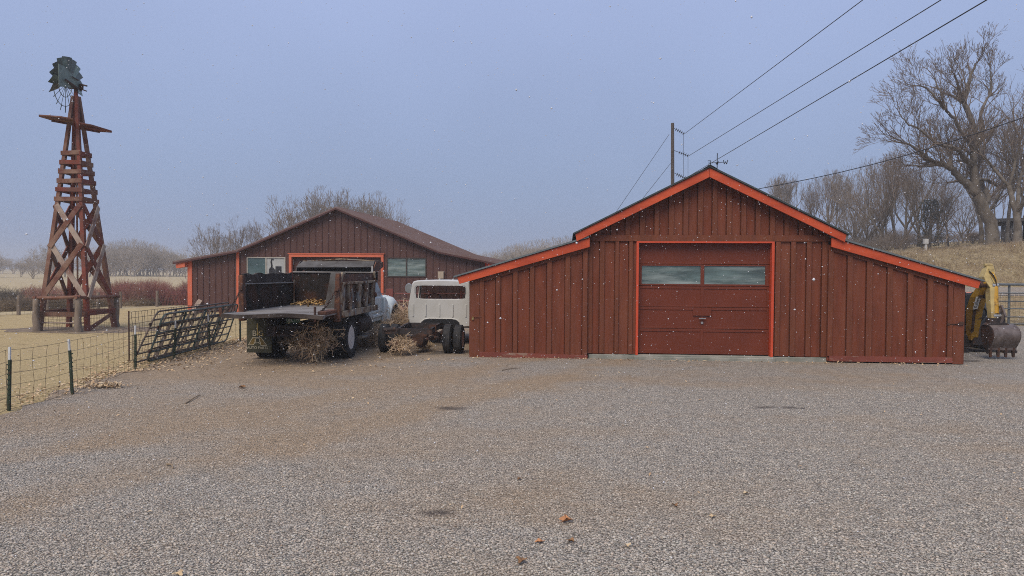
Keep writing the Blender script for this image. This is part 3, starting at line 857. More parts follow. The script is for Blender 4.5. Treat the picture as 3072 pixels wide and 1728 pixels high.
# ------------------------------------------------------------------ the brown metal barn behind
def back_barn():
    B = Frame((-16.205, 36.068, 0), 7.0)
    t = thing('metal_barn', 'long brown ribbed metal barn with salmon trim standing behind the trucks', 'barn', B.o, B.rz)
    ap = B.at(1008, 621, -.3)
    half = 5.12; cx = ap[0]
    P = [(-.75, 2.53), (cx - half, 3.11), (cx, ap[1]), (cx + half, 3.11), (15.75, 2.55)]
    def top(u):
        for (a, za), (b, zb) in zip(P, P[1:]):
            if a <= u <= b: return za + (zb - za) * (u - a) / (b - a)
        return 2.5
    W0, W1, D = 0.0, 15.05, 10.2
    pl, pr = 2.52, 12.6
    w0, w1 = B.at(741, 768, 0), B.at(857, 828, 0)
    w2, w3 = B.at(1161, 776, 0), B.at(1279, 834.5, 0)
    d0, d1 = B.at(876, 768, 0), B.at(1144, 772, 0)
    dt = (d0[1] + d1[1]) / 2
    w = MB(); zt = lambda u: top(u) - .05
    # wall in strips round the openings
    def strip(a, b, lo=0.0, hi=None):
        us = sorted(set([a, b] + [k for k in (pl, cx, pr) if a < k < b]))
        for p, q in zip(us, us[1:]):
            w.prism([(p, lo), (q, lo), (q, hi if hi is not None else zt(q)), (p, hi if hi is not None else zt(p))], 0, .12)
    wz0, wz1 = w1[1], (w0[1] + w2[1]) / 2
    w.cur = 0
    strip(W0, w0[0]); strip(w1[0], d0[0]); strip(d1[0], w2[0]); strip(w3[0], W1)
    strip(w0[0], w1[0], 0, wz0); strip(w0[0], w1[0], wz1, None)
    strip(w2[0], w3[0], 0, wz0); strip(w2[0], w3[0], wz1, None)
    strip(d0[0], d1[0], dt, None)
    w.box(W0, W0 + .1, .12, D, 0, 2.55); w.box(W1 - .1, W1, .12, D, 0, 2.5); w.box(W0, W1, D, D + .1, 0, 2.5)
    w.prism([(pl, 2.5), (pr, 2.5), (pr, 3.05), (cx, ap[1] - .1), (pl, 3.05)], D, D + .1)
    # standing ribs, coloured darker than the wall to paint in their shadow lines
    w.cur = 1
    u = .35
    while u < W1 - .1:
        if not (abs(u - pl) < .12):
            segs = [(0.0, zt(u) - .02)]
            if w0[0] - .03 < u < w1[0] + .03 or w2[0] - .03 < u < w3[0] + .03: segs = [(0, wz0 - .05), (wz1 + .05, zt(u) - .02)]
            if d0[0] - .12 < u < d1[0] + .12: segs = [(dt + .14, zt(u) - .02)]
            if u < pl: segs = [(0, zt(u) - .16)]
            for a, b in segs: w.box(u - .018, u + .018, -.03, .01, a, b)
        u += .3275
    w.build('wall', [M['brown_metal'], M['brown_seam']], t)
    # trim strip along the left lean-to rake
    m = MB(); m.bar((.1, -.03, zt(.1) - .13), (pl - .12, -.03, zt(pl - .12) - .13), .05, .05, (0, 1, 0)); m.build('rake_trim', M['brown_metal'], t)
    for a in (W0 - .14, pl - .06):
        m = MB(); m.box(a, a + (.24 if a < 1 else .15), -.06, .02, -.02, top(a + .1) - .06); m.build('corner_post', M['salmon'], t, bevel=.01)
    m = MB(); m.box(W1 - .02, W1 + .16, -.06, .02, 0, top(W1) - .06); m.build('corner_post', M['orange_frame'], t, bevel=.01)
    m = MB(); m.prism([(-.66, 2.50), (-.145, top(-.15) - .045), (-.145, top(-.15) - .36), (-.60, 2.2)], -.28, -.02); m.build('eave_bracket', M['salmon'], t)
    m = MB(); m.prism([(W1 + .165, top(W1 + .2) - .06), (15.68, 2.5), (15.62, 2.24), (W1 + .165, top(W1 + .2) - .36)], -.28, -.02); m.build('eave_bracket', M['orange_frame'], t)
    r = MB()
    for (a, za), (b, zb) in zip(P, P[1:]):
        r.prism([(a, za - .05), (b, zb - .05), (b, zb + .02), (a, za + .02)], -.34, D + .4)
    # low ribs running down the slopes
    for (a, za), (b, zb) in zip(P, P[1:]):
        yv = -.2
        while yv < D + .3:
            r.bar((a, yv, za + .025), (b, yv, zb + .025), .04, .03); yv += .45
    r.build('roof', M['brown_roof'], t)
    e = MB()
    for (a, za), (b, zb) in zip(P, P[1:]):
        e.prism([(a, za - .13), (b, zb - .13), (b, zb - .052), (a, za - .052)], -.345, -.31)
    e.build('rake_edge', M['brown_seam'], t)
    # windows
    for (a, b, fm, g1, g2) in ((w0[0], w1[0], 'alu', 'glass_dark', 'glass_pale'), (w2[0], w3[0], 'bronze', 'glass_sheet', 'glass_sheet')):
        f = MB(); k = .045; mid = (a + b) / 2
        f.box(a, b, -.035, .06, wz1 - k, wz1); f.box(a, b, -.035, .06, wz0, wz0 + k)
        f.box(a, a + k, -.035, .06, wz0 + k, wz1 - k); f.box(b - k, b, -.035, .06, wz0 + k, wz1 - k)
        f.box(mid - .03, mid + .03, -.035, .06, wz0 + k, wz1 - k)
        fo = f.build('window', M[fm], t)
        MB().box(a + k, mid - .03, .0, .02, wz0 + k, wz1 - k).build('pane', M[g1], fo)
        MB().box(mid + .03, b - k, .002, .022, wz0 + k, wz1 - k).build('pane', M[g2], fo)
        if fm == 'alu':
            # dark things stored on the inner sill, pressed against the pale half of the window
            s = MB(); x0 = mid + .17
            s.tube([(x0 + .22, -.012, wz0 + .8), (x0 + .13, -.012, wz0 + .84), (x0 + .09, -.012, wz0 + .7), (x0 + .13, -.012, wz0 + .5), (x0 + .1, -.012, wz0 + .42)], [.02, .03, .035, .04, .02], 6)
            s.box(x0 - .02, x0 + .3, -.02, -.004, wz0 + .05, wz0 + .33); s.box(x0 + .32, x0 + .62, -.022, -.004, wz0 + .05, wz0 + .48); s.ball((x0 + .12, -.012, wz0 + .3), .14, .006, .14)
            s.build('stored_goods', M['black_iron'], fo, smooth=True)
    f = MB(); k = .13
    f.box(d0[0] - k, d0[0], -.08, .1, 0, dt + .12); f.box(d1[0], d1[0] + k, -.08, .1, 0, dt + .12); f.box(d0[0], d1[0], -.08, .1, dt - .02, dt + .12)
    f.build('door_frame', M['salmon'], t)
    MB().box(d0[0] - k - .05, d1[0] + k + .05, -.1, -.005, dt + .122, dt + .16).build('drip_cap', M['salmon'], t)
    d = MB(); d.box(d0[0], d1[0], .18, .24, 0, dt)
    n = 5
    for i in range(1, n): d.box(d0[0], d1[0], .165, .185, dt * i / n - .02, dt * i / n + .02)
    d.build('garage_door', M['brown_metal'], t)
    b0, b1 = B.at(1314, 815, -.1), B.at(1331, 836, -.1)
    m = MB(); m.box(b0[0], b1[0], -.14, .01, b1[1], b0[1]); m.box(b0[0] - .01, b1[0] + .01, -.15, .01, b0[1], b0[1] + .02); m.build('meter_box', M['tan_box'], t, bevel=.008)
    return B
BARN_B = back_barn()

# a short pale board leaning on the corner of the back barn
q = at_y(586, 905, 35.6)
pb = MB(); pb.bar((q.x - .12, 35.5, .02), (q.x + .12, 35.9, .62), .22, .03, (0, 1, 0))
tag(pb.build('board', M['timber_grey'], bevel=.005), 'pale board leaning at the left corner of the brown barn', 'board')

# ------------------------------------------------------------------ the wooden windmill tower
def windmill():
    WX, WY, TH = -15.58, 25.65, 7.45
    t = thing('windmill', 'tall weathered red timber windmill tower with a broken metal wheel', 'windmill', (WX, WY, 0), 0)
    HB, APEX = .83, 8.55
    hw = lambda z: HB * (1 - z / (APEX + .28)) + .01
    rr = random.Random(8)
    wood = [M['timber'], M['timber_red'], M['timber'], M['timber_grey']]
    cs = [(-1, -1), (1, -1), (1, 1), (-1, 1)]
    corner = lambda k, z: Vector((cs[k % 4][0] * hw(z), cs[k % 4][1] * hw(z), z))
    for k in range(4):
        m = MB(); m.bar(corner(k, -.05), corner(k, 8.3), .155, .155, (1, 0, 0), .11, .11)
        m.build('leg', wood[k % 2], t, bevel=.008)
    # five courses of girts round the upper tower
    def zpix(y): return EYE_H + (813.5 - y) / FPX * 25.0
    for i, yy in enumerate((466, 495, 522, 551, 579, 607)):
        z = zpix(yy) + .0
        for k in range(4):
            a, b = corner(k, z), corner(k + 1, z)
            d = (b - a).normalized(); out = Vector((d.y, -d.x, 0)) * .075
            ext = .10
            m = MB(); m.bar(a - d * ext + out + Vector((0, 0, rr.uniform(-.02, .02))), b + d * ext + out + Vector((0, 0, rr.uniform(-.02, .02))), .045, .15, (0, 0, 1))
            m.build('girt', wood[(i + k) % 3], t, bevel=.005)
    # two tiers of crossed braces
    tiers = [(zpix(624), zpix(752)), (zpix(742), zpix(905))]
    for (zt, zb) in tiers:
        for k in range(4):
            for f in (0, 1):
                a, b = corner(k + f, zt), corner(k + 1 - f, zb)
                e = (corner(k + 1, 1) - corner(k, 1)).normalized(); out = Vector((e.y, -e.x, 0)) * (.105 if f else .06)
                m = MB(); m.bar(a + out, b + out, .18, .04, (e.y, -e.x, 0))
                m.build('brace', M['timber_grey'] if (k, f) in ((0, 0), (1, 1)) else (M['timber_red'] if f == 0 else M['timber']), t, bevel=.004)
                # boards lie flat against the face
    # rails near the ground and one fallen brace
    for k, z in ((0, .58), (1, .62), (2, .6), (3, .6)):
        a, b = corner(k, z), corner(k + 1, z); d = (b - a).normalized(); out = Vector((d.y, -d.x, 0)) * .09
        m = MB(); m.bar(a + out - d * .06, b + out + d * .06, .045, .17, (0, 0, 1)); m.build('base_rail', wood[k % 2], t, bevel=.004)
    m = MB(); a, b = corner(1, .08), corner(2, .5); m.bar(a + Vector((.03, .1, 0)), b + Vector((.03, -.1, 0)), .05, .13); m.build('brace', M['timber'], t)
    m = MB(); a, b = corner(0, .28), corner(1, .28); m.tube([a + Vector((.1, -.03, 0)), b + Vector((-.1, -.03, 0))], .028, 6); m.build('base_rail', M['timber_grey'], t)
    # centre post: pump rod and mast above the platform
    m = MB(); m.tube([(0, 0, 0), (0, 0, 6.9)], .03, 6); m.build('pump_rod', M['timber'], t)
    m = MB(); m.bar((0, 0, 7.4), (0, 0, 8.52), .15, .15, (1, 0, 0), .09, .09); m.build('mast', M['timber_red'], t)
    # the two wings of the platform, tilted with age
    zp = 7.32
    R = Matrix.Rotation(rad(31.5), 3, 'Z') @ Matrix.Rotation(rad(6.0), 3, 'Y')
    for s in (-1, 1):
        m = MB()
        n = 5
        for i in range(n):
            v0 = -.62 + i * .25; v1 = v0 + .235
            vm = (v0 + v1) / 2
            reach = 1.24 - abs(vm) * 1.35
            x0, x1 = s * .09, s * max(.22, reach)
            pts = [(x0, v0), (x1 if s > 0 else x1, v0 if abs(v0) > abs(v1) else v0), (x1, v1), (x0, v1)]
            ra, rb = 1.27 - abs(v0) * 1.3, 1.27 - abs(v1) * 1.3
            pts = [(x0, v0), (s * max(.2, ra), v0), (s * max(.2, rb), v1), (x0, v1)]
            b = len(m.v)
            m.prism(pts, -.02, .02, 'z')
        for vv in (-.3, .3):
            m.box(min(s * .1, s * .75), max(s * .1, s * .75), vv - .03, vv + .03, -.075, -.021)
        m.v = [tuple(R @ Vector(p) + Vector((0, 0, zp + (.05 if s < 0 else -.04)))) for p in m.v]
        m.build('platform', M['timber'] if s < 0 else M['timber_red'], t)
    # the head: gearbox, wheel behind it, tail vane folded alongside
    hz = 8.68
    m = MB(); m.bar((-.28, .06, hz - .02), (.26, -.06, hz - .05), .13, .15); m.ball((0, 0, hz - .02), .15, .13, .12, 10, 6)
    m.bar((.1, -.02, hz + .06), (.42, -.04, hz - .02), .05, .05); m.bar((.12, -.02, hz - .1), (.4, -.04, hz - .2), .05, .04)
    m.tube([(0, 0, hz - .25), (0, 0, hz + .1)], .06, 8)
    m.build('gearbox', M['rust'], t)
    wheel = part_root('wheel', t, (-.32, -.08, hz + .0), (0, 0, 0))
    nrm = Vector((.985, .07, -.12)).normalized()                      # the wheel's axle
    ax1 = Vector((0, 0, 1)).cross(nrm).normalized(); ax2 = nrm.cross(ax1).normalized()
    WR = .98
    P = lambda r, a, o=0: ax1 * (r * math.cos(a)) + ax2 * (r * math.sin(a)) + nrm * o
    m = MB()
    for r in (.42, .74):
        pts = [P(r, 2 * math.pi * k / 36) for k in range(37)]
        m.tube(pts, .013, 5, cap=False)
    for k in range(18):
        a = 2 * math.pi * k / 18
        m.tube([P(.06, a), P(.78, a + .03)], .010, 4)
        if math.sin(a) < -.25: m.tube([P(.74, a + .05), P(WR * (.93 + .06 * math.sin(k)), a + .02)], [.02, .014], 4)
    m.lathe([(.07, -.08), (.09, 0), (.07, .1)], (0, 0, 0), 'x', 10)
    m.build('wheel_rim', M['galv'], wheel)
    for k in range(18):
        a = 2 * math.pi * k / 18
        if math.sin(a) < -.42 or (math.sin(a) < -.1 and k % 2): continue  # most of the lower sails are gone
        w1, w0 = .158, .10
        m = MB(); vs = []
        for r, w in ((.40, w0), (.7, .135), (WR, w1)):
            for s in (-1, -.33, .33, 1):
                aa = a + s * w / r * .98
                vs.append(P(r, aa, .03 - s * .085 + .018 * (1 - s * s)))
        fs = [(i * 4 + j, i * 4 + j + 1, (i + 1) * 4 + j + 1, (i + 1) * 4 + j) for i in range(2) for j in range(3)]
        nv = len(vs); vs2 = [p + nrm * .006 for p in vs]
        m.add(vs, fs); m.add(vs2, [tuple(reversed(f)) for f in fs])
        m.build('blade', M['galv'] if k % 3 else M['galv_pale'], wheel, recalc=False)
    # tail vane, facing the yard
    C0 = Vector((WX, WY, hz))
    def px(x, y, off=.16):
        # the vane hangs parallel to the wheel, on the near side of the mast
        d = ray(100 + x / 4.83, 160 + y / 4.83); q = C0 + nrm * off
        return EYE + d * ((q - EYE).dot(nrm) / d.dot(nrm)) - Vector((WX, WY, 0))
    vane = [(368, 150), (440, 178), (520, 262), (600, 345), (680, 430), (690, 515), (640, 505), (545, 500), (478, 490), (376, 482)]
    front = [px(*p) for p in vane]; back = [p - nrm * .02 for p in front]
    m = MB(); n = len(front)
    m.add(front + back, [tuple(range(n)), tuple(range(2 * n - 1, n - 1, -1))] + [(i, (i + 1) % n, n + (i + 1) % n, n + i) for i in range(n)])
    v = m.build('tail_vane', M['galv_pale'], t)
    m = MB(); m.bar(px(700, 545, .2), px(465, 378, .21), .035, .05); m.bar(px(600, 500, .2), px(520, 425, .21), .03, .03); m.bar(px(560, 335, .2), px(655, 395, .2), .02, .03)
    m.build('vane_arm', M['rust'], t)
windmill()

# ------------------------------------------------------------------ fences
def mesh_panel(m, a, b, h, nz, step, r, z0=.03, sag=.0, seed=0):
    """welded wire between two points, rows and uprights"""
    a, b = Vector(a), Vector(b); L = (b - a).length; d = (b - a) / L
    rr = random.Random(seed)
    n = max(1, int(round(L / step)))
    cols = [[a + d * (L * i / n + (rr.uniform(-.02, .02) if 0 < i < n else 0)) + Vector((rr.uniform(-.012, .012), 0, z0 + (h - z0) * j / nz - sag * math.sin(math.pi * i / n))) for j in range(nz + 1)] for i in range(n + 1)]
    for c in cols: m.tube(c, r, 3, cap=False)
    for j in range(nz + 1): m.tube([c[j] for c in cols], r, 3, cap=False)

def yard_fence():
    t = thing('wire_fence', 'long welded wire fence on green steel posts along the gravel edge', 'fence', (-7.9, 15, 0))
    off = Vector((-7.9, 15, 0))
    P = [on_ground(*p) for p in ((-160, 1320), (25.7, 1232), (216, 1183), (405.6, 1108), (521, 1086), (629, 1052))]
    P[4] = Vector((-8.14, 17.2, 0))
    P += [Vector((-8.1, 21.3, 0)), Vector((-8.1, 23.6, 0)), Vector((-8.12, 26.2, 0)), Vector((-8.15, 29, 0)), Vector((-8.2, 32.2, 0)), Vector((-9.0, 35.6, 0))]
    hs = [1.0, .98, .96, .95, .95, .97] + [1.0] * 6
    for i, p in enumerate(P):
        q = p - off; lean = Vector((.035 * math.sin(i * 2.1), .03 * math.cos(i * 1.7), 0))
        h = hs[i]
        m = MB(); m.bar(q, q + lean * .8 + Vector((0, 0, h * .8)), .028, .026, (0, 1, 0)); m.bar(q + Vector((.02, 0, 0)), q + Vector((.02, 0, 0)) + lean * .8 + Vector((0, 0, h * .8)), .010, .036, (0, 1, 0))
        for k in range(9): m.box(q.x - .005, q.x + .034, q.y - .026, q.y - .012, .1 + k * .075, .12 + k * .075)
        po = m.build('post', M['tpost_green'], t)
        m = MB(); m.bar(q + lean * .8 + Vector((0, 0, h * .8)), q + lean + Vector((0, 0, h)), .030, .028, (0, 1, 0)); m.build('white_tip', M['tpost_white'], po)
    m = MB()
    for i, (a, b) in enumerate(zip(P, P[1:])):
        far = (a.y > 20)
        mesh_panel(m, a - off + Vector((-.03, 0, 0)), b - off + Vector((-.03, 0, 0)), .93, 5, .3 if not far else .3, .0034, .02, .02, i)
    m.build('wire_mesh', M['fence_wire'], t, recalc=False)
yard_fence()

def tower_fence():
    c = Vector((-15.58, 25.65, 0))
    t = thing('post_fence', 'square fence of stout grey logs and wire around the windmill foot', 'fence', c)
    G = [on_ground(109, 994), on_ground(234.6, 996), Vector((on_ground(350, 980).x, on_ground(350, 980).y, 0)), None]
    G[3] = G[0] + (G[2] - G[1])
    hs = [1.12, 1.16, 1.10, 1.08]
    for i, p in enumerate(G):
        q = p - c
        pts = [q + Vector((.03 * math.sin(k * 1.9 + i), .03 * math.cos(k * 2.3 + i), hs[i] * k / 5)) for k in range(6)]
        pts[0].z = -.05
        m = MB(); m.tube(pts, [.135, .12, .115, .11, .11, .105] if i < 2 else [.11, .10, .095, .09, .09, .085], 10); m.build('post', M['log'], t, smooth=True)
    for i in range(4):
        a, b = G[i] - c, G[(i + 1) % 4] - c; d = (b - a).normalized()
        m = MB(); m.tube([a + Vector((0, 0, hs[i] + .03)) - d * .12, (a + b) / 2 + Vector((0, 0, (hs[i] + hs[(i + 1) % 4]) / 2 + .015)), b + Vector((0, 0, hs[(i + 1) % 4] + .05)) + d * .1], [.055, .06, .05], 8)
        m.build('top_rail', M['timber'], t, smooth=True)
    m = MB()
    for i in range(4): mesh_panel(m, G[i] - c, G[(i + 1) % 4] - c, .95, 7, .15, .004, .02, 0, 30 + i)
    m.build('wire_mesh', M['fence_wire'], t, recalc=False)
tower_fence()

def field_fence():
    A, B, C = on_ground(-260, 966), on_ground(360.6, 924), on_ground(572, 915)
    c = Vector((B.x, B.y, 0))
    t = thing('wire_fence', 'low woven wire fence on grey wooden posts in front of the red willows', 'fence', c)
    pts = []
    for a, b, n in ((A, B, 7), (B, C, 2)):
        pts += [a.lerp(b, k / n) for k in range(n)]
    pts += [C, C + (C - B) * 1.4]
    for i, p in enumerate(pts):
        q = p - c; q.z = 0
        m = MB(); m.tube([q + Vector((0, 0, -.05)), q + Vector((.02, 0, .9))], [.085, .075], 8); m.build('post', M['log'], t, smooth=True)
    m = MB()
    for i, (a, b) in enumerate(zip(pts, pts[1:])): mesh_panel(m, a - c, b - c, .88, 6, .3, .0045, .03, .0, 60 + i)
    m.build('wire_mesh', M['fence_wire'], t, recalc=False)
field_fence()

def leaning_gate(name, label, L, H, base0, base1, lean_x, m_, verts, rails, zlift=0.0, rake=0.0):
    """tube gate leaning on the wire fence: bottom edge from base0 to base1"""
    a, b = Vector(base0), Vector(base1)
    d = (b - a).normalized()
    t = thing(name, label, 'gate', a)
    up = Vector((lean_x, rake, math.sqrt(max(.01, H * H - lean_x ** 2)))) / H
    pt = lambda x, h: d * x + up * h
    m = MB()
    r = .021; rc = .14
    outline = []
    for (cx, cy, a0) in ((rc, rc, 180), (L - rc, rc, 270), (L - rc, H - rc, 0), (rc, H - rc, 90)):
        for k in range(5):
            th = rad(a0 + 90 * k / 4); outline.append(pt(cx + rc * math.cos(th), cy + rc * math.sin(th)))
    outline.append(outline[0])
    m.tube(outline, r, 7, cap=False)
    m.build('frame', m_, t, smooth=True)
    m = MB()
    for k in range(rails): m.tube([pt(.02, H * (k + 1) / (rails + 1)), pt(L - .02, H * (k + 1) / (rails + 1))], r * .85, 6)
    o = m.build('rail', m_, t, smooth=True)
    for x in verts:
        m = MB(); m.bar(pt(x, .02) + Vector((.02, 0, 0)), pt(x, H - .02) + Vector((.02, 0, 0)), .012, .05, d.cross(up)); m.build('upright', m_, t)
    for h in (.25, H - .3): MB().bar(pt(0, h), pt(-.09, h), .03, .06, up).build('hinge', M['rust'], t)
leaning_gate('tube_gate', 'dark green tube gate leaning on the wire fence, nearest the yard', 4.9, 1.12, (-8.36, 16.35, .05), (-8.5, 21.2, .05), .30, M['gate_green'], (1.2, 2.45, 3.7), 4, rake=.18)
leaning_gate('tube_gate', 'brown tube gate leaning behind the dark green gate', 4.7, 1.22, (-8.56, 16.1, .05), (-8.76, 20.9, .05), .40, M['gate_brown'], (1.0, 2.3, 3.6), 5, rake=.34)
leaning_gate('tube_gate', 'dark pipe gate with many pickets sandwiched in the leaning stack', 4.5, 1.15, (-8.46, 16.5, .05), (-8.63, 20.9, .05), .36, M['gate_brown'], (.45, .9, 1.35, 1.8, 2.25, 2.7, 3.15, 3.6, 4.05), 3, rake=.28)
# an off-cut of square stock mesh behind them
t = thing('stock_panel', 'square wire stock panel standing behind the two leaning gates', 'wire panel', (-8.9, 16.6, 0))
m = MB(); mesh_panel(m, (0, 0, .02), (-.05, 4.4, .02), 1.15, 8, .15, .006, .02, 0, 77); m.build('wire_mesh', M['fence_wire'], t, recalc=False)
MB().tube([(0, 0, 0), (0, 0, 1.2)], .016, 6).build('stake', M['rust'], t)
MB().tube([(-.05, 4.4, 0), (-.05, 4.4, 1.2)], .016, 6).build('stake', M['rust'], t)

def corral():
    t = thing('pipe_fence', 'grey steel pipe corral fence of six rails below the grassy bank', 'fence', (14, 30.0, 0))
    z = [EYE_H + (821 - (760 + y / 4.26)) / FPX * 29.8 for y in (404, 515, 620, 715, 822, 912)]
    x0, x1 = -3.5, 22.0
    for i, h in enumerate(z):
        m = MB(); m.tube([(x0, .12 * math.sin(i), h), (9, 0, h + .0), (x1, -.4, h - .02)], .05 if i == 0 else .024, 8); m.build('rail', M['pipe_grey'], t, smooth=True)
    for x in (-2.5, 1.9, 6.9, 11.0, 14, 17, 20):
        m = MB(); m.tube([(x, .06, -.05), (x, .06, z[0])], .045, 8); m.build('post', M['pipe_grey'], t, smooth=True)
    m = MB(); mesh_panel(m, (x0, .05, 0), (x1, -.3, 0), 1.35, 8, .2, .004, .05, 0, 91); m.build('wire_mesh', M['fence_wire'], t, recalc=False)
corral()

def red_pipe_fence():
    """between the two barns"""
    a, b = at_y(1125, 884, 29.0), at_y(1420, 884, 29.6)
    t = thing('pipe_fence', 'low red pipe fence between the white cab and the brown barn', 'fence', (a.x, 29.0, 0))
    L = b.x - a.x + 2.5
    for h in (1.22, .92, .62, .3):
        m = MB(); m.tube([(-1.0, 0, h), (L, .4, h + .02)], .03, 6); m.build('rail', M['pipe_red'], t, smooth=True)
    for x in (-.95, .62, 2.2, 3.5, 4.9, L - .1):
        m = MB(); m.tube([(x, 0.02, 0), (x, .02, 1.35)], .045, 6); m.build('post', M['pipe_red'], t, smooth=True)
    q = at_y(1169, 887, 28.9)
    m = MB(); m.box(q.x - a.x - .14, q.x - a.x + .14, -.16, -.04, 1.0, 1.42); m.build('latch_box', M['pipe_red'], t, bevel=.01)
red_pipe_fence()

# ------------------------------------------------------------------ power pole and lines
def power():
    b = on_ground(2014, 900); base = at_y(2017, 800, 60.0)
    X = base.x
    t = thing('utility_pole', 'weathered wooden utility pole with three insulator strings behind the red barn', 'utility pole', (X, 60, 0))
    top = EYE_H + (816 - 374) / FPX * 60
    m = MB(); m.tube([(0.05, 0, -.1), (-.02, 0, 6), (-.12, 0, top)], [.19, .16, .13], 10); m.build('pole', M['pole'], t, smooth=True)
    ends = []
    for (x0, y0, x1, y1) in ((527, 748, 590, 783), (545, 885, 615, 912), (533, 1012, 597, 1042)):
        p0 = at_y(1750 + x0 / 1.9486, y0 / 1.9486, 60) - Vector((X, 60, 0)); p1 = at_y(1750 + x1 / 1.9486, y1 / 1.9486, 60) - Vector((X, 60, 0))
        s = MB(); root = Vector((-.1, 0, p0.z + .12)); s.tube([root, p0, p1], .022, 5)
        d = (p1 - p0)
        for k in range(5):
            c = p0 + d * (.25 + .17 * k)
            s.tube([c - d.normalized() * .05, c, c + d.normalized() * .02], [.03, .17, .05], 10)
        s.build('insulator', M['black_iron'], t)
        ends.append(p1 + Vector((X, 60, 0)))
    m = MB()
    for (x, ya, yb) in ((585, 785, 1030), (612, 912, 1060)):
        p0 = at_y(1750 + x / 1.9486, ya / 1.9486, 60) - Vector((X, 60, 0)); p1 = at_y(1750 + x / 1.9486, yb / 1.9486, 60) - Vector((X, 60, 0))
        m = MB(); m.tube([p0, p1], .014, 4); m.build('jumper_wire', M['wire'], t)
    for i, (p, q) in enumerate((((502, 785), (150, 1300)), ((510, 955), (320, 1195)))):
        p0 = at_y(1750 + p[0] / 1.9486, p[1] / 1.9486, 60) - Vector((X, 60, 0)); p1 = at_y(1750 + q[0] / 1.9486, q[1] / 1.9486, 60) - Vector((X, 60, 0))
        d = p1 - p0; p1 = p0 + d * (p0.z / -d.z)
        m = MB(); m.tube([p0, p1], .016, 4); m.build('guy_wire', M['wire'], t)
    # the three lines run towards the viewer, high overhead
    exits = ((1633, 0), (2090, 0), (2357, 0))
    labs = ('topmost of the three power lines leaving the utility pole', 'middle of the three power lines leaving the utility pole', 'lowest of the three power lines, crossing behind the weathervane')
    for e, (x, y), lab in zip(ends, exits, labs):
        px, py = 1750 + x / 1.9486, y / 1.9486
        Yx = (e.z - EYE_H) / (at_y(px, py, 1.0).z - EYE_H)
        q = at_y(px, py, Yx); d = q - e
        pts = []
        Ltot = (e.y + 8) / (e.y - q.y)
        for k in range(25):
            s = k / 24 * Ltot; p = e + d * s
            pts.append(p)
        m = MB(); m.tube(pts, .02, 5)
        o = m.build('power_line', M['wire']); tag(o, lab, 'power line', 'power lines from the pole')
    # service cable from the barn roof up to the right
    p0, p1 = at_y(2278.6, 566, 27), at_y(3072, 343, 20)
    p0 = at_y(2278.6, 566, 27); d = p1 - p0
    root = p0 - d * .18
    pts = [root] + [p0 + d * (k / 8) + Vector((0, 0, -.25 * math.sin(math.pi * min(1, k / 9)))) for k in range(0, 13)]
    m = MB(); m.tube(pts, .014, 5); tag(m.build('service_cable', M['wire']), 'single service cable rising from the red barn past the bare trees', 'cable')
    mt = MB(); mt.tube([(root.x, root.y, root.z - 1.6), (root.x, root.y, root.z + .1)], .04, 8)
    tag(mt.build('service_mast', M['pipe_grey'], smooth=True), 'short steel service mast on the rear slope of the red barn', 'mast')
power()

# ------------------------------------------------------------------ wheels
def make_wheel(parent, c, R, w, rimR, rim_m, side=1, lugs=0, dish=.06, steer=0.0, tread=0.02, ax='x'):
    """side: +1 when the outer face looks to +x"""
    wr = part_root('wheel', parent, c, (0, 0, steer))
    h = w / 2
    prof = [(rimR - .005, -h * .78), (rimR + .02, -h * .9), (rimR + (R - rimR) * .5, -h), (R - .05, -h * .93), (R - .012, -h * .74), (R, -h * .45), (R + .003, 0),
            (R, h * .45), (R - .012, h * .74), (R - .05, h * .93), (rimR + (R - rimR) * .5, h), (rimR + .02, h * .9), (rimR - .005, h * .78), (rimR - .02, 0)]
    m = MB(); m.lathe(prof, (0, 0, 0), 'x', 40, closed=True)
    if lugs:
        for k in range(lugs):
            for s in (-1, 1):
                a = 2 * math.pi * (k + (.5 if s > 0 else 0)) / lugs
                for r0, r1, x0, x1 in ((R - .004, R + tread, s * h * .12, s * h * .9), (R - .06, R + tread * .6, s * h * .9, s * (h + .008))):
                    u = Vector((0, math.cos(a), math.sin(a))); v = Vector((0, -math.sin(a), math.cos(a)))
                    hw_ = math.pi * R / lugs * .52; sk = .25 * hw_
                    vs = []
                    for rr_ in (r0, r1):
                        for xx, off in ((x0, -sk), (x1, sk)):
                            for q in (-1, 1): vs.append(Vector((xx, 0, 0)) + u * rr_ + v * (q * hw_ * .8 + off))
                    m.add(vs, [(0, 1, 3, 2), (4, 6, 7, 5), (0, 4, 5, 1), (2, 3, 7, 6), (0, 2, 6, 4), (1, 5, 7, 3)])
    else:
        for xx in (-.55, -.18, .18, .55):
            m.lathe([(R - .006, xx * h - .012), (R + .006, xx * h - .02), (R + .006, xx * h + .02), (R - .006, xx * h + .012)], (0, 0, 0), 'x', 40, closed=True)
    m.build('tyre', M['tyre'], wr, smooth=True)
    m = MB(); s = side
    m.lathe([(rimR + .012, s * h * .86), (rimR - .01, s * h * .9), (rimR - .035, s * h * .72), (rimR - .05, s * (h * .72 - dish)), (rimR * .62, s * (h * .66 - dish)), (rimR * .4, s * (h * .9 - dish)), (rimR * .36, s * (h * 1.05 - dish)), (0.01, s * (h * 1.05 - dish))], (0, 0, 0), 'x', 32)
    for k in range(6):
        a = 2 * math.pi * k / 6
        m.tube([(s * (h * .66 - dish), rimR * .5 * math.cos(a), rimR * .5 * math.sin(a)), (s * (h * .98 - dish), rimR * .5 * math.cos(a), rimR * .5 * math.sin(a))], .02, 6)
    m.lathe([(rimR - .012, -h * .8), (rimR - .012, h * .8)], (0, 0, 0), 'x', 32)
    m.build('rim', rim_m, wr, smooth=True)
    return wr

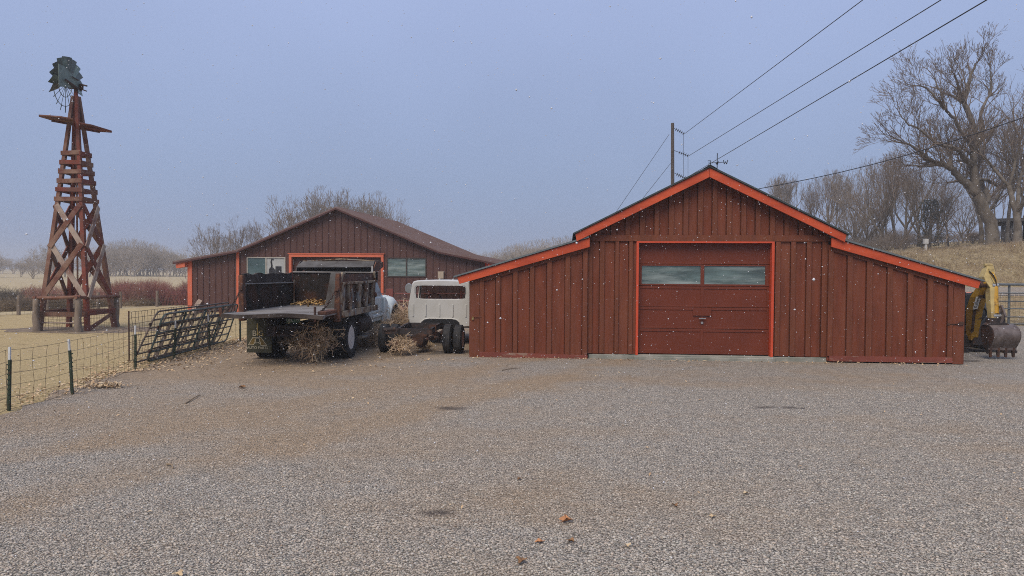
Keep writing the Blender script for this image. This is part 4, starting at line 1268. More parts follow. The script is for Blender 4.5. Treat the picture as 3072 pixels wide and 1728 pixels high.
def text_mesh(name, body, size, m, parent, loc, rot, depth=.003, cx='CENTER'):
    cu = bpy.data.curves.new(name, 'FONT'); cu.body = body; cu.size = size; cu.extrude = depth
    cu.align_x = cx; cu.align_y = 'CENTER'
    tmp = bpy.data.objects.new(name + '_tmp', cu)
    me = bpy.data.meshes.new_from_object(tmp)
    bpy.data.objects.remove(tmp); bpy.data.curves.remove(cu)
    me.name = name
    me.materials.clear(); me.materials.append(m)
    o = bpy.data.objects.new(name, me); link(o, parent); o.location = loc; o.rotation_euler = rot
    return o

def chain(m, a, b, sag, r=.018, link_len=.075):
    a, b = Vector(a), Vector(b)
    L = (b - a).length * 1.02; n = int(L / (link_len * .72))
    pts = [a.lerp(b, k / n) - Vector((0, 0, sag * math.sin(math.pi * k / n))) for k in range(n + 1)]
    for i, (p, q) in enumerate(zip(pts, pts[1:])):
        d = (q - p).normalized(); sd = d.cross(Vector((0, 1, 0.2))).normalized()
        if i % 2: sd = d.cross(sd).normalized()
        c = (p + q) / 2; h = link_len / 2
        ring = [c + d * (h * math.cos(t)) + sd * (link_len * .3 * math.sin(t)) for t in [2 * math.pi * k / 8 for k in range(9)]]
        m.tube(ring, r * .5, 4, cap=False)

# ------------------------------------------------------------------ the old dump truck
def dump_truck():
    T = Vector((-5.13, 17.85, 0)); th = 3.0
    t = thing('dump_truck', 'old pale blue dump truck with a rusty open bed and lowered tailgate', 'dump truck', T, -rad(th))
    FZ = 1.20
    yb, yf = -1.15, 2.25
    # chassis
    for sx in (-.42, .42):
        MB().box(sx - .04, sx + .04, -1.1, 6.0, .62, .84).build('frame_rail', M['frame_dark'], t)
    for y in (-1.0, .8, 2.4, 4.6): MB().box(-.38, .38, y, y + .1, .66, .8).build('cross_member', M['frame_dark'], t)
    m = MB(); m.tube([(-1.0, 0, .5), (-.3, 0, .5)], .09, 8); m.tube([(.3, 0, .5), (1.0, 0, .5)], .09, 8); m.ball((0, .02, .5), .24, .26, .23, 14, 9); m.build('rear_axle', M['frame_dark'], t, smooth=True)
    for s in (-1, 1):
        m = MB()
        for k in range(5): m.tube([(s * .52, -.62 + .08 * k, .86 - .035 * k), (s * .52, 0, .62 - .035 * k), (s * .52, .62 - .08 * k, .86 - .035 * k)], .03, 4)
        m.build('leaf_spring', M['frame_dark'], t)
    m = MB(); m.tube([(-.55, 5.15, .46), (.9, 5.15, .46)], .06, 8); m.tube([(-.9, 5.15, .46), (-.55, 5.15, .46)], .06, 8); m.build('front_axle', M['frame_dark'], t)
    R = .495
    for s in (-1, 1):
        make_wheel(t, (s * 1.03, 0, R), R, .245, .275, M['rim_white'], s, 30, dish=.13)
        make_wheel(t, (s * .73, 0, R), R, .245, .27, M['rim_white'], -s, 30, dish=.05)
        make_wheel(t, (s * .98, 5.15, R), R, .22, .27, M['rim_white'], s, 0, dish=-.01)
    # bed
    bed = part_root('dump_bed', t)
    m = MB(); m.box(-1.13, 1.13, yb, yf, FZ - .05, FZ); m.build('bed_floor', M['bed_floor'], bed)
    m = MB()
    for k in range(6): m.box(-1.1, 1.1, yb + .1 + k * .62, yb + .2 + k * .62, FZ - .16, FZ - .051)
    for s in (-.5, .5): m.box(s - .06, s + .06, yb, yf, FZ - .3, FZ - .161)
    m.build('bed_joist', M['bed_dark'], bed)
    Z1, Z2 = 1.86, 2.10
    # left side (we look at its inner face)
    m = MB(); m.box(-1.17, -1.13, yb, yf, FZ - .04, Z1); m.build('side_panel', M['bed_dark'], bed)
    m = MB(); n = 24; vs = []
    rr = random.Random(4)
    for k in range(n + 1):
        y = yb + (2.05 - yb) * k / n
        vs.append((y, Z2 - .02 + .018 * math.sin(k * 1.1) + rr.uniform(-.012, .012)))
    m.prism([(yb, Z1 - .03), (2.05, Z1 - .03)] + list(reversed(vs)), -1.15, -1.10, 'x'); m.build('side_board', M['bed_board'], bed)
    MB().tube([(-1.1, yb + .05, Z1 - .02), (-1.1, 2.1, Z1 - .04)], .017, 6).build('side_rail', M['bed_floor'], bed)
    MB().tube([(-1.08, 2.1, FZ + .02), (-1.08, 2.1, Z1 + .04)], .02, 6).build('side_rod', M['bed_cream'], bed)
    # right side (outer face): sheet, tapered stakes, rails
    m = MB(); m.box(1.12, 1.15, yb + .02, yf, FZ - .02, Z1); m.build('side_panel', M['bed_panel'], bed)
    m = MB(); m.box(1.11, 1.15, yb + .12, yf - .08, Z1 + .03, Z2 - .02); m.build('side_board', M['bed_rust'], bed)
    for i, y in enumerate((-1.0, -.32, .5, 1.22, 1.98)):
        m = MB(); w0, w1 = (.20, .12) if i else (.24, .13)
        m.prism([(y - w1, FZ + .02), (y + w1 * .9, FZ + .02), (y + w0, Z1 - .02), (y - w0 * .7, Z1 - .02)], 1.151, 1.215, 'x')
        m.build('stake', M['bed_cream'], bed, bevel=.012)
    m = MB(); m.box(1.13, 1.235, yb + .02, yf + .06, Z1 - .025, Z1 + .035); m.build('side_rail', M['bed_cream'], bed, bevel=.006)
    m = MB(); m.box(1.12, 1.24, yb + .1, yf + .12, FZ - .14, FZ + .015); m.build('sill', M['bed_cream'], bed, bevel=.01)
    m = MB(); m.bar((1.18, yf - .02, Z1 + .03), (1.18, yf - .12, Z2 + .03), .06, .05, (1, 0, 0)); m.bar((1.17, yb + .1, Z1 + .03), (1.17, yb + .26, Z2), .09, .04, (1, 0, 0)); m.build('side_bracket', M['bed_cream'], bed)
    MB().lathe([(.07, 0), (.075, .05), (.05, .07)], (1.2, 2.05, FZ + .3), 'x', 14).build('hub_cap', M['bed_rust'], bed, smooth=True)
    m = MB(); m.lathe([(.11, 0), (.12, .035), (.07, .05)], (1.155, .98, FZ + .2), 'x', 14); m.build('spare_disc', M['bed_rust'], bed, smooth=True)
    m = MB(); m.lathe([(.1, 0), (.11, .035), (.07, .05)], (1.155, 1.6, FZ + .18), 'x', 14); m.build('spare_disc', M['bed_cream'], bed, smooth=True)
    m = MB(); m.tube([(1.24, -.42, Z1 - .02), (1.25, -.42, Z1 - .38), (1.25, -.62, Z1 - .40)], .016, 6); m.build('tie_hook', M['bed_rust'], bed)
    # rear corner posts
    for s in (-1, 1):
        m = MB(); m.prism([(s * 1.20, FZ - .22), (s * 1.06, FZ - .22), (s * 1.10, Z2 - (.0 if s > 0 else .05)), (s * 1.20, Z2 - (.0 if s > 0 else .05))], yb - .07, yb + .1); m.build('corner_post', M['bed_rust'], bed, bevel=.012)
        m = MB()
        for zz in (FZ - .12, Z1 - .12): m.lathe([(.045, -.03), (.05, .0), (.05, .02)], (s * 1.14, yb - .07, zz), 'y', 10)
        m.build('hinge_pin', M['bed_rust'], bed, smooth=True)
    m = MB(); m.box(-1.1, 1.1, yb - .06, yb + .02, FZ - .16, FZ - .02); m.build('rear_sill', M['bed_dark'], bed)
    # headboard and the cab shield above it
    m = MB(); m.box(-1.15, 1.15, yf, yf + .05, FZ - .05, Z2); m.build('headboard', M['bed_dark'], bed)
    MB().tube([(-1.16, yf - .02, Z2 + .012), (1.2, yf - .02, Z2 + .012)], .022, 6).build('headboard_rail', M['bed_floor'], bed)
    m = MB()
    P = lambda x, y, z: (x, y, z)
    za, zb, zr_ = 2.235, 2.42, 2.50
    ring0 = [(-1.10, yf + .06, za), (1.10, yf + .06, za)]
    def slab(q):                      # four corners -> thin slab
        q = [Vector(p) for p in q]; nn = (q[1] - q[0]).cross(q[3] - q[0]).normalized() * .018
        m.add(q + [p + nn for p in q], [(0, 1, 2, 3), (7, 6, 5, 4), (0, 4, 5, 1), (1, 5, 6, 2), (2, 6, 7, 3), (3, 7, 4, 0)])
    slab([(-1.10, yf + .06, za), (1.10, yf + .06, za + .02), (1.06, yf + .42, zb), (-1.02, yf + .42, zb - .01)])
    m.build('cab_shield', M['bed_grey'], bed)
    m = MB()
    m.prism([(-1.02, zb - .005), (.1, zr_ - .02), (1.06, zb + .015), (1.06, zb + .04), (.1, zr_ + .012), (-1.02, zb + .02)], yf + .40, yf + 1.3)
    m.build('shield_top', M['bed_cream'], bed)
    for s in (-1, 1):
        m = MB(); m.prism([(yf + .05, Z2), (yf + .11, za), (yf + .42, zb), (yf + 1.25, zb), (yf + 1.25, zb - .15), (yf + .3, Z2)], s * 1.10 - .015, s * 1.10 + .015, 'x'); m.build('shield_side', M['bed_rust' if s > 0 else 'bed_grey'], bed)
    MB().box(-1.08, 1.08, yf + .7, yf + .72, Z2 - .25, zb - .01).build('shield_gap_dark', M['black_trim'], bed)  # black plate added so the gap under the shield reads as deep shade
    MB().box(1.075, 1.105, yf - .0, yf + .05, Z2, za + .06).build('shield_stay', M['white_paint'], bed)
    # lowered tailgate with its bent rear lip
    tg = MB(); nx = 26; vs = []
    y0, y1 = yb - .09, yb - 1.06
    def zz(u, v): return FZ - .01 + .02 * v + (.022 * math.sin(u * 3.4 + .6) - .01 * u) * v
    for j in range(5):
        for i in range(nx + 1):
            u = i / nx * 2 - 1; v = j / 4
            vs.append((u * 1.14, y0 + (y1 - y0) * v + .025 * math.sin(u * 4) * v, zz(u, v)))
    nvt = len(vs); low = [(x, y, z - (.03 if y > y1 + .1 else .085)) for x, y, z in vs]
    fs = []
    W_ = nx + 1
    for j in range(4):
        for i in range(nx):
            q = (j * W_ + i, j * W_ + i + 1, (j + 1) * W_ + i + 1, (j + 1) * W_ + i)
            fs += [q, tuple(reversed([k + nvt for k in q]))]
    border = [i for i in range(W_)] + [j * W_ + nx for j in range(1, 5)] + [4 * W_ + i for i in range(nx - 1, -1, -1)] + [j * W_ for j in range(3, 0, -1)]
    for a, b in zip(border, border[1:] + border[:1]): fs.append((a, b, b + nvt, a + nvt))
    tg.add(vs + low, fs); gate = tg.build('tailgate', M['bed_floor'], bed)
    m = MB()
    for i in range(nx):
        u0, u1 = i / nx * 2 - 1, (i + 1) / nx * 2 - 1
        m.bar((u0 * 1.14, y1 - .02 + .025 * math.sin(u0 * 4), zz(u0, 1) - .045), (u1 * 1.14, y1 - .02 + .025 * math.sin(u1 * 4), zz(u1, 1) - .045), .035, .085)
    m.build('tailgate_lip', M['bed_board'], gate)
    m = MB(); m.bar((.93, y1 + .06, FZ - .16), (.93, y1 + .06, FZ + .17), .04, .05, (0, 1, 0)); m.build('latch_pin', M['bed_rust'], gate); m = MB(); m.bar((-1.16, y1 + .05, FZ - .06), (-1.18, y1 + .05, FZ + .13), .06, .06, (0, 1, 0)); m.bar((-1.17, y1 + .05, FZ), (-1.12, y1 + .05, FZ), .05, .05)
    m.build('latch_pin', M['bed_rust'], gate)
    m = MB(); m.box(.95, 1.15, yb - .9, yb - .1, FZ - .015, FZ + .07); m.build('tailgate_corner', M['bed_rust'], gate, bevel=.015)
    for s in (-1, 1):
        m = MB(); chain(m, (s * 1.12, yb - .08, Z1 - .12), (s * .98 if s > 0 else -1.16, yb - .75, FZ + .05), .06); m.build('chain', M['rust'], bed, recalc=False)
    # under the bed: mud flaps, plate, lamps
    flap = part_root('mud_flap', t, (-.93, -.62, 0))
    MB().box(-.32, .29, -.012, .012, .17, 1.06).build('flap', M['rubber_flap'], flap)
    F = -.016
    def w2(x, z): return (x / 1932 * 200 / FPX * 17.2 * 1.0, z)
    k = 200 / 1932 / FPX * 17.25
    fx = lambda x: -.32 + (x - 325) * k
    fz = lambda y: 1.06 - (y - 210) * k
    text_mesh('lettering', 'B', .19, M['flap_cream'], flap, (fx(548), F, fz(725)), (rad(90), 0, 0))
    text_mesh('lettering', 'I', .235, M['flap_yellow'], flap, (fx(638), F, fz(700)), (rad(90), 0, 0))
    text_mesh('lettering', 'G', .19, M['flap_yellow'], flap, (fx(745), F, fz(725)), (rad(90), 0, 0))
    m = MB(); m.box(fx(622), fx(652), F - .002, F + .004, fz(640), fz(430)); m.build('stripe', M['flap_yellow'], flap)
    m = MB()
    out = [(372, 1055), (505, 835), (620, 835), (620, 850), (580, 890), (580, 950), (560, 985), (520, 1055)]
    def outline(pts, w, cl=True):
        pp = pts + [pts[0]] if cl else pts
        for a, b in zip(pp, pp[1:]): m.bar((fx(a[0]), F, fz(a[1])), (fx(b[0]), F, fz(b[1])), w, .006, (0, 1, 0))
    outline(out, .013)
    outline([(1262 - x, y) for x, y in [(372 - 28, 1070), (505 + 10, 835), (620, 835), (620, 850), (580 - 30, 890), (580 - 30, 950), (560 - 30, 985), (520, 1070)]], .013)
    ring = [(635 + 70 * math.cos(a), 925 + 72 * math.sin(a)) for a in [2 * math.pi * i / 18 for i in range(18)]]
    outline(ring, .011)
    outline([(540 + 0, 1020), (590, 995), (640, 990), (690, 995), (735, 1020)], .012, False)
    m.build('emblem', M['flap_cream'], flap)
    m = MB(); m.prism([(fx(1262 - x), fz(y)) for x, y in [(380, 1050), (508, 850), (560, 850), (540, 985), (515, 1050)]], F + .001, F + .008)
    m.prism([(fx(x), fz(y)) for x, y in [(395, 1045), (510, 850), (565, 850), (560, 985), (520, 1045)]], F + .001, F + .008); m.build('emblem_fill', M['flap_fill'], flap)
    text_mesh('lettering', 'AUTO PARTS', .088, M['flap_cream'], flap, (fx(645), F, fz(1140)), (rad(90), 0, 0), .002)
    MB().box(.62, 1.16, -.55, -.53, .5, 1.05).build('mud_flap', M['black_trim'], t)
    pl = MB().box(-.13, .2, -1.02, -1.0, .93, 1.05).build('licence_plate', M['plate_green'], t)
    text_mesh('lettering', 'UKL 1YY', .085, M['plate_white'], pl, (.035, -1.022, .985), (rad(90), 0, 0), .002)
    m = MB(); m.box(-.62, .62, -1.0, -.92, .60, .86); m.build('hitch_plate', M['frame_dark'], t)
    m = MB(); m.tube([(-.2, -.5, .74), (.2, 1.6, .95)], .09, 10); m.build('hoist_ram', M['frame_dark'], t, smooth=True)
    # fuel tank and step
    m = MB(); m.lathe([(.05, 1.05), (.255, 1.06), (.27, 1.1), (.27, 2.15), (.255, 2.2), (.05, 2.2)], (.85, 0, .72), 'y', 24); m.build('fuel_tank', M['frame_dark'], t, smooth=True)
    m = MB(); m.box(.62, 1.0, .95, 1.06, .6, 1.0); m.build('battery_box', M['black_trim'], t, bevel=.02)
    m = MB(); m.box(.55, 1.12, 1.2, 4.0, .36, .41); m.build('running_board', M['bed_cream'], t, bevel=.01)
    # cab
    cab = part_root('cab', t)
    def ring_y(y, hw_b, hw_t, z0, zbelt, z1, rnd_=.12):
        return [(-hw_b, y, z0), (-hw_b - .02, y, (z0 + zbelt) / 2), (-hw_b, y, zbelt), (-hw_t, y, z1 - rnd_), (-hw_t + rnd_, y, z1), (hw_t - rnd_, y, z1), (hw_t, y, z1 - rnd_), (hw_b, y, zbelt), (hw_b + .02, y, (z0 + zbelt) / 2), (hw_b, y, z0)]
    m = MB(); m.loft([ring_y(2.72, .88, .72, .68, 1.42, 1.98), ring_y(2.8, .9, .76, .66, 1.42, 2.02), ring_y(3.6, .9, .76, .66, 1.42, 2.02), ring_y(3.9, .9, .74, .66, 1.42, 1.95), ring_y(4.15, .9, .80, .66, 1.42, 1.72, .1), ring_y(4.42, .88, .84, .66, 1.40, 1.44, .03)])
    m.build('cab_shell', M['cab_blue'], cab, smooth=True)
    for s in (1, -1):
        m = MB(); m.prism([(2.9, 1.42), (4.18, 1.42), (3.95, 1.84), (3.3, 1.86), (2.95, 1.84)], s * .86, s * .915, 'x')
        m.v = [(x - s * (z - 1.42) * .25, y, z) for x, y, z in m.v]
        m.build('side_window', M['clear_glass'], cab)
        m = MB(); m.box(s * .915 - .01, s * .915 + .018, 2.95, 4.2, .92, 1.36); m.build('door_skin', M['cab_blue'], cab, bevel=.012)
        m = MB(); m.box(s * .93 - .01, s * .93 + .02, 2.95, 4.2, .78, .86); m.build('door_step', M['cab_blue'], cab, bevel=.012)
    m = MB(); m.add([(-.68, 3.98, 1.88), (.68, 3.98, 1.88), (.78, 4.36, 1.49), (-.78, 4.36, 1.49)], [(0, 1, 2, 3)]); m.v += [(x, y + .03, z + .02) for x, y, z in m.v]; m.f += [(7, 6, 5, 4)]; m.mi += [0]
    m.build('windscreen', M['clear_glass'], cab)
    hood = MB()
    def hring(y, hw_, z0, z1): return [(-hw_, y, z0), (-hw_, y, z1 - .22), (-hw_ * .72, y, z1 - .05), (0, y, z1), (hw_ * .72, y, z1 - .05), (hw_, y, z1 - .22), (hw_, y, z0)]
    hood.loft([hring(4.38, .80, .7, 1.46), hring(4.9, .66, .7, 1.44), hring(5.6, .55, .7, 1.38), hring(5.9, .50, .7, 1.28)])
    hood.build('bonnet', M['cab_blue'], cab, smooth=True)
    # round fifties wings over the front wheels
    for s in (1, -1):
        m = MB(); rings = []
        cx, cz = 5.15, .50
        for k in range(15):
            a = rad(-8 + 196 * k / 14)
            r = .66
            yy = cx - r * math.cos(a) * (1.12 if math.cos(a) > 0 else 1.02); z = cz + r * math.sin(a) * 1.12
            top = .10 * math.sin(max(0, min(math.pi, a)))
            rings.append([(s * .50, yy, z + top + .02), (s * .78, yy, z + top + .05), (s * 1.02, yy, z + top * .8), (s * 1.12, yy, z - .04), (s * 1.13, yy, z - .12), (s * 1.10, yy, z - .14), (s * 1.08, yy, z - .05), (s * .80, yy, z), (s * .50, yy, z - .03)])
        m.loft(rings); m.build('wing', M['cab_blue'], t, smooth=True)
        # cowl side between wing and door
        m = MB(); m.prism([(4.15, .55), (4.6, .5), (4.72, .85), (4.62, 1.18), (4.3, 1.36), (4.15, 1.36)], s * .88, s * 1.02, 'x'); m.build('cowl_side', M['cab_blue'], t, bevel=.04, smooth=True)
        m = MB(); m.lathe([(.12, 0), (.12, .1), (.09, .15)], (s * .86, 5.78, 1.05), 'y', 16); m.build('headlight', M['steel'], t, smooth=True)
    MB().box(-.5, .5, 5.9, 5.98, .7, 1.2).build('grille', M['frame_dark'], t, bevel=.02)
    MB().box(-1.0, 1.0, 6.15, 6.25, .5, .68).build('bumper', M['white_paint'], t, bevel=.02)
    # what lies in the bed
    loc = t.matrix_basis.copy()
    Tm = Matrix.Translation(T) @ Matrix.Rotation(-rad(th), 4, 'Z')
    sh = MB(); sh.prism([(-.06, 0), (.36, 0), (.44, .93), (.06, .93)], 0, .012); o = sh.build('metal_sheet', M['bed_grey'])
    o.matrix_world = Tm @ Matrix.Translation((.40, .35, FZ + .005)) @ Matrix.Rotation(rad(-10), 4, 'X')
    tag(o, 'tall grey metal sheet propped upright inside the dump bed', 'metal sheet')
    return Tm, FZ, yf
TRUCK_M, TRUCK_FZ, TRUCK_YF = dump_truck()

# ------------------------------------------------------------------ the white cab and bare chassis
def chassis_cab():
    T = Vector((-2.39, 19.0, 0)); th = 5.0
    t = thing('chassis_truck', 'white truck cab on a bare rusty chassis with twin rear tyres', 'truck', T, -rad(th))
    R = .372
    for s in (-1, 1):
        make_wheel(t, (s * 1.0, 0, R), R, .235, .21, M['rim_white'], s, 0, dish=.1)
        make_wheel(t, (s * .715, 0, R), R, .235, .21, M['rust'], -s, 0, dish=.1)
        make_wheel(t, (s * .86, 3.95, R), R, .2, .21, M['rim_white'], s, 0, dish=.02)
    for sx in (-.42, .42):
        m = MB(); m.loft([[(sx - .03, y, z), (sx + .03, y, z), (sx + .03, y, z + .15), (sx - .03, y, z + .15)] for y, z in ((-.85, .56), (-.3, .6), (.3, .62), (1.2, .5), (2.2, .45), (4.5, .45))])
        m.build('frame_rail', M['frame_dark'], t)
    for i, (y, z) in enumerate(((-.85, .56), (.35, .62), (1.5, .5))):
        m = MB(); m.box(-.85 if i == 0 else -.42, .45, y, y + .07, z + .0, z + .14); m.build('cross_member', M['frame_dark'], t)
    m = MB(); m.tube([(-.8, -.82, .66), (-.5, -.82, .68)], .055, 8); m.build('frame_horn', M['frame_dark'], t, smooth=True)
    m = MB(); m.tube([(-1.0, 0, .38), (-.22, 0, .38)], .055, 10); m.tube([(.22, 0, .38), (1.0, 0, .38)], .055, 10); m.ball((-.05, -.02, .36), .24, .22, .21, 16, 10)
    m.lathe([(.17, -.2), (.19, -.17), (.15, -.24)], (-.05, -.02, .36), 'y', 14); m.build('rear_axle', M['rust'], t, smooth=True)
    for s in (-1, 1):
        m = MB()
        for k in range(4): m.tube([(s * .5, -.6 + .1 * k, .62 - .03 * k), (s * .5, 0, .48 - .03 * k), (s * .5, .6 - .1 * k, .62 - .03 * k)], .028, 4)
        m.build('leaf_spring', M['rust'], t)
    m = MB(); m.bar((.12, -.1, .42), (.36, -.35, .66), .07, .06); m.lathe([(.09, -.03), (.1, 0), (.07, .05)], (.36, -.42, .62), 'y', 12); m.box(.28, .48, -.5, -.44, .5, .78); m.build('shock_mount', M['rust'], t)
    m = MB(); m.tube([(-.05, .2, .4), (-.0, 2.4, .5)], .045, 8); m.build('drive_shaft', M['rust'], t)
    m = MB(); m.tube([(.3, -.75, .45), (.3, -.2, .42), (.28, 1.8, .45)], .04, 8); m.build('exhaust_pipe', M['rust'], t)
    # cab shell with real window openings
    cab = part_root('cab', t, (0.12, 0, 0)); cab.scale = (1.10, 1, 1)
    y0 = 2.0
    N = 48
    def outline(k):           # half width and height for angle index: rounded back outline, bottom wide
        pts = []
        prof = [(0, .52), (.5, .52), (.80, .53), (.86, .59), (.89, .78), (.90, 1.0), (.895, 1.12), (.875, 1.26), (.86, 1.32), (.83, 1.52), (.80, 1.70), (.785, 1.79), (.745, 1.855), (.64, 1.885), (.3, 1.90), (0, 1.905)]
        right = [(x, z) for x, z in prof]
        left = [(-x, z) for x, z in reversed(prof[1:-1])]
        return right + left
    O = outline(0); n = len(O)
    cz = 1.2
    def ring_at(y, sc, dz=0.0):
        return [(x * sc, y, cz + (z - cz) * sc + dz) for x, z in O]
    # rear window
    wx, wz0, wz1, wr = .69, 1.33, 1.745, .10
    W = []
    for (x, z) in O:
        # project each outline point onto the window rectangle along the ray from its centre
        zc = (wz0 + wz1) / 2; dx, dz = x, z - zc
        s = 1 / max(abs(dx) / wx, abs(dz) / ((wz1 - wz0) / 2), 1e-6)
        px, pz = dx * s, dz * s
        e = max(0, abs(px) - (wx - wr)) * max(0, abs(pz) - ((wz1 - wz0) / 2 - wr))
        if e > 0:
            ex, ez = abs(px) - (wx - wr), abs(pz) - ((wz1 - wz0) / 2 - wr); l = math.hypot(ex, ez)
            if l > wr: px = math.copysign(wx - wr + ex / l * wr, px); pz = math.copysign((wz1 - wz0) / 2 - wr + ez / l * wr, pz)
        W.append((px, y0 + .02, zc + pz))
    mids = [tuple(a * .25 + b * .75 for a, b in zip(w_, o_)) for w_, o_ in zip([(x, y0 + .0, z) for x, y, z in W], ring_at(y0 + .0, .955))]
    m = MB(); rings = [W, [(x * 1.03, y0 - .0, 1.525 + (z - 1.525) * 1.06) for x, y, z in W], ring_at(y0 + .0, .955), ring_at(y0 + .025, .985), ring_at(y0 + .08, 1.0)]
    m.loft(rings, cap=False)
    # sides and roof, leaving the door windows open
    ys = [y0 + .08, y0 + .2, y0 + 1.05, y0 + 1.25, y0 + 1.45]
    rr = [ring_at(y, 1.0) for y in ys]
    rr[4] = [(x, y + (.12 if z < 1.3 else -.3 * max(0, (z - 1.3) / .6)), z) for x, y, z in rr[4]]
    rr[3] = [(x, y - (.18 * max(0, (z - 1.3) / .6)), z) for x, y, z in rr[3]]
    base = len(m.v)
    for r_ in rr: m.v += r_
    for i in range(4):
        for k in range(n):
            k2 = (k + 1) % n
            zm = (O[k][1] + O[k2][1]) / 2; xm = abs(O[k][0] + O[k2][0]) / 2
            if i == 1 and 1.33 < zm < 1.78 and xm > .7: continue
            if i == 2 and 1.36 < zm < 1.70 and xm > .7: continue
            m.f.append((base + i * n + k, base + i * n + k2, base + (i + 1) * n + k2, base + (i + 1) * n + k)); m.mi.append(0)
    shell = m.build('cab_shell', M['white_paint'], cab, smooth=True)
    sd = shell.modifiers.new('thick', 'SOLIDIFY'); sd.thickness = .03; sd.offset = -1
    # pressed ribs, seam and gutter
    for x in (-.74, -.40, -.03, .33, .69):
        MB().bar((x, y0 - .006, .82), (x, y0 - .006, 1.19), .04, .03, (0, 1, 0)).build('pressed_rib', M['white_paint'], cab, bevel=.006)
    sm = MB(); sm.tube([(x * .97, y0 + .012, z) for x, z in ((-.89, 1.262), (-.3, 1.255), (.3, 1.255), (.89, 1.262))], .012, 6); sm.build('belt_seam', M['white_paint'], cab, smooth=True)
    gk = MB(); gk.tube([(x, y - .006, z) for x, y, z in W] + [(W[0][0], W[0][1] - .006, W[0][2])], .014, 6, cap=False); gk.build('window_gasket', M['white_paint'], cab, smooth=True)
    gk = MB(); gk.tube([(x * .975, y + .004, 1.5375 + (z - 1.5375) * .95) for x, y, z in W] + [(W[0][0] * .975, W[0][1] + .004, 1.5375 + (W[0][2] - 1.5375) * .95)], .012, 6, cap=False); gk.build('rubber_seal', M['black_trim'], cab, smooth=True)
    g = MB(); g.tube([(.80, y0 + .12, 1.84), (.82, y0 + .1, 1.70), (.855, y0 + .1, 1.5), (.9, y0 + .1, 1.27), (.945, y0 + .1, 1.0), (.90, y0 + .1, .6)], .016, 6); g.build('door_seal', M['black_trim'], cab)
    for x in (-.55, -.18, .2, .55): MB().ball((x, y0 + .9, 1.91), .03, .05, .022, 8, 5).build('roof_lamp', M['white_paint'], cab, smooth=True)
    # frame cut-out under the back panel
    h = MB(); h.prism([(-.55, .50), (-.50, .66), (-.42, .73), (-.3, .755), (.3, .755), (.42, .73), (.50, .66), (.55, .50)], y0 - .02, y0 + .03); h.build('floor_hump', M['black_trim'], cab)
    h = MB(); pts = [(-.58, .52), (-.52, .67), (-.43, .745), (-.3, .772), (.3, .772), (.43, .745), (.52, .67), (.58, .52)]
    h.tube([(x, y0 - .014, z) for x, z in pts], .017, 6); h.build('hump_flange', M['white_paint'], cab, smooth=True)
    # inside: floor, seat, dash, wheel
    MB().box(-.84, .84, y0 + .1, y0 + 1.5, .5, .56).build('cab_floor', M['black_trim'], cab)
    m = MB(); m.box(-.7, .7, y0 + .12, y0 + .3, .7, 1.26); m.box(-.7, .7, y0 + .3, y0 + .75, .7, .92); m.build('bench_seat', M['black_trim'], cab, bevel=.04)
    MB().box(-.82, .82, y0 + 1.25, y0 + 1.5, .9, 1.30).build('dashboard', M['frame_dark'], cab, bevel=.04)
    sw = MB(); c0 = Vector((-.36, y0 + 1.0, 1.30)); tl = rad(38)
    sw.tube([c0 + Vector((.21 * math.cos(a), -.21 * math.sin(a) * math.sin(tl) * -1 * .6, .21 * math.sin(a) * math.cos(tl))) for a in [2 * math.pi * k / 24 for k in range(25)]], .014, 6, cap=False)
    sw.tube([c0, c0 + Vector((0, .3, -.22))], .02, 6); sw.tube([c0 - Vector((.2, 0, 0)), c0 + Vector((.2, 0, 0))], .01, 5); sw.build('steering_wheel', M['black_trim'], cab)
    for s in (-1, 1):
        pm = MB(); pm.bar((s * .86, y0 + 1.38, 1.30), (s * .74, y0 + 1.12, 1.82), .06, .05, (0, 1, 0)); pm.build('windscreen_pillar', M['white_paint'], cab)
    m = MB(); m.prism([(y0 + 1.37, 1.31), (y0 + 1.385, 1.31), (y0 + 1.125, 1.84), (y0 + 1.11, 1.84)], -.80, .80, 'x'); m.build('windscreen', M['screen_glass'], cab)
    # bonnet and wings ahead of the cab
    m = MB(); m.box(-.72, .72, y0 + 1.5, y0 + 3.0, .75, 1.24); m.build('bonnet', M['white_paint'], t, bevel=.06, loc=(.19, 0, 0))
    for s in (-1, 1):
        m = MB(); m.prism([(y0 + 1.5, .55), (y0 + 1.6, .55), (y0 + 1.68, .78), (y0 + 1.95, .86), (y0 + 2.25, .78), (y0 + 2.35, .55), (y0 + 3.0, .6), (y0 + 3.0, 1.2), (y0 + 1.5, 1.26)], s * .55 + .19, s * .92 + .19, 'x'); m.build('wing', M['white_paint'], t, bevel=.03)
    # mirrors on long arms
    m = MB(); m.tube([(-.87, y0 + 1.2, 1.25), (-1.03, y0 + 1.15, 1.42), (-1.05, y0 + 1.15, 1.5)], .012, 6); m.build('mirror_arm', M['steel'], cab)
    m = MB(); m.lathe([(.105, -.02), (.115, 0), (.08, .03)], (-1.10, y0 + 1.14, 1.62), 'y', 18); m.v = [(x, y, 1.62 + (z - 1.62) * 1.35) for x, y, z in m.v]; m.build('mirror', M['steel'], cab, smooth=True)
    for z in (1.48, 1.0):
        m = MB(); m.tube([(.87, y0 + .16, z), (1.02, y0 + .05, z)], .016, 6); m.box(.98, 1.1, y0 - .0, y0 + .08, z - .05, z + .05); m.build('door_hinge', M['black_trim'], cab)
    m = MB(); m.tube([(.98, y0 + .04, .98), (1.02, y0 + .02, 1.25), (1.0, y0 + .02, 1.8)], .012, 6); m.build('door_check', M['steel'], cab)
chassis_cab()

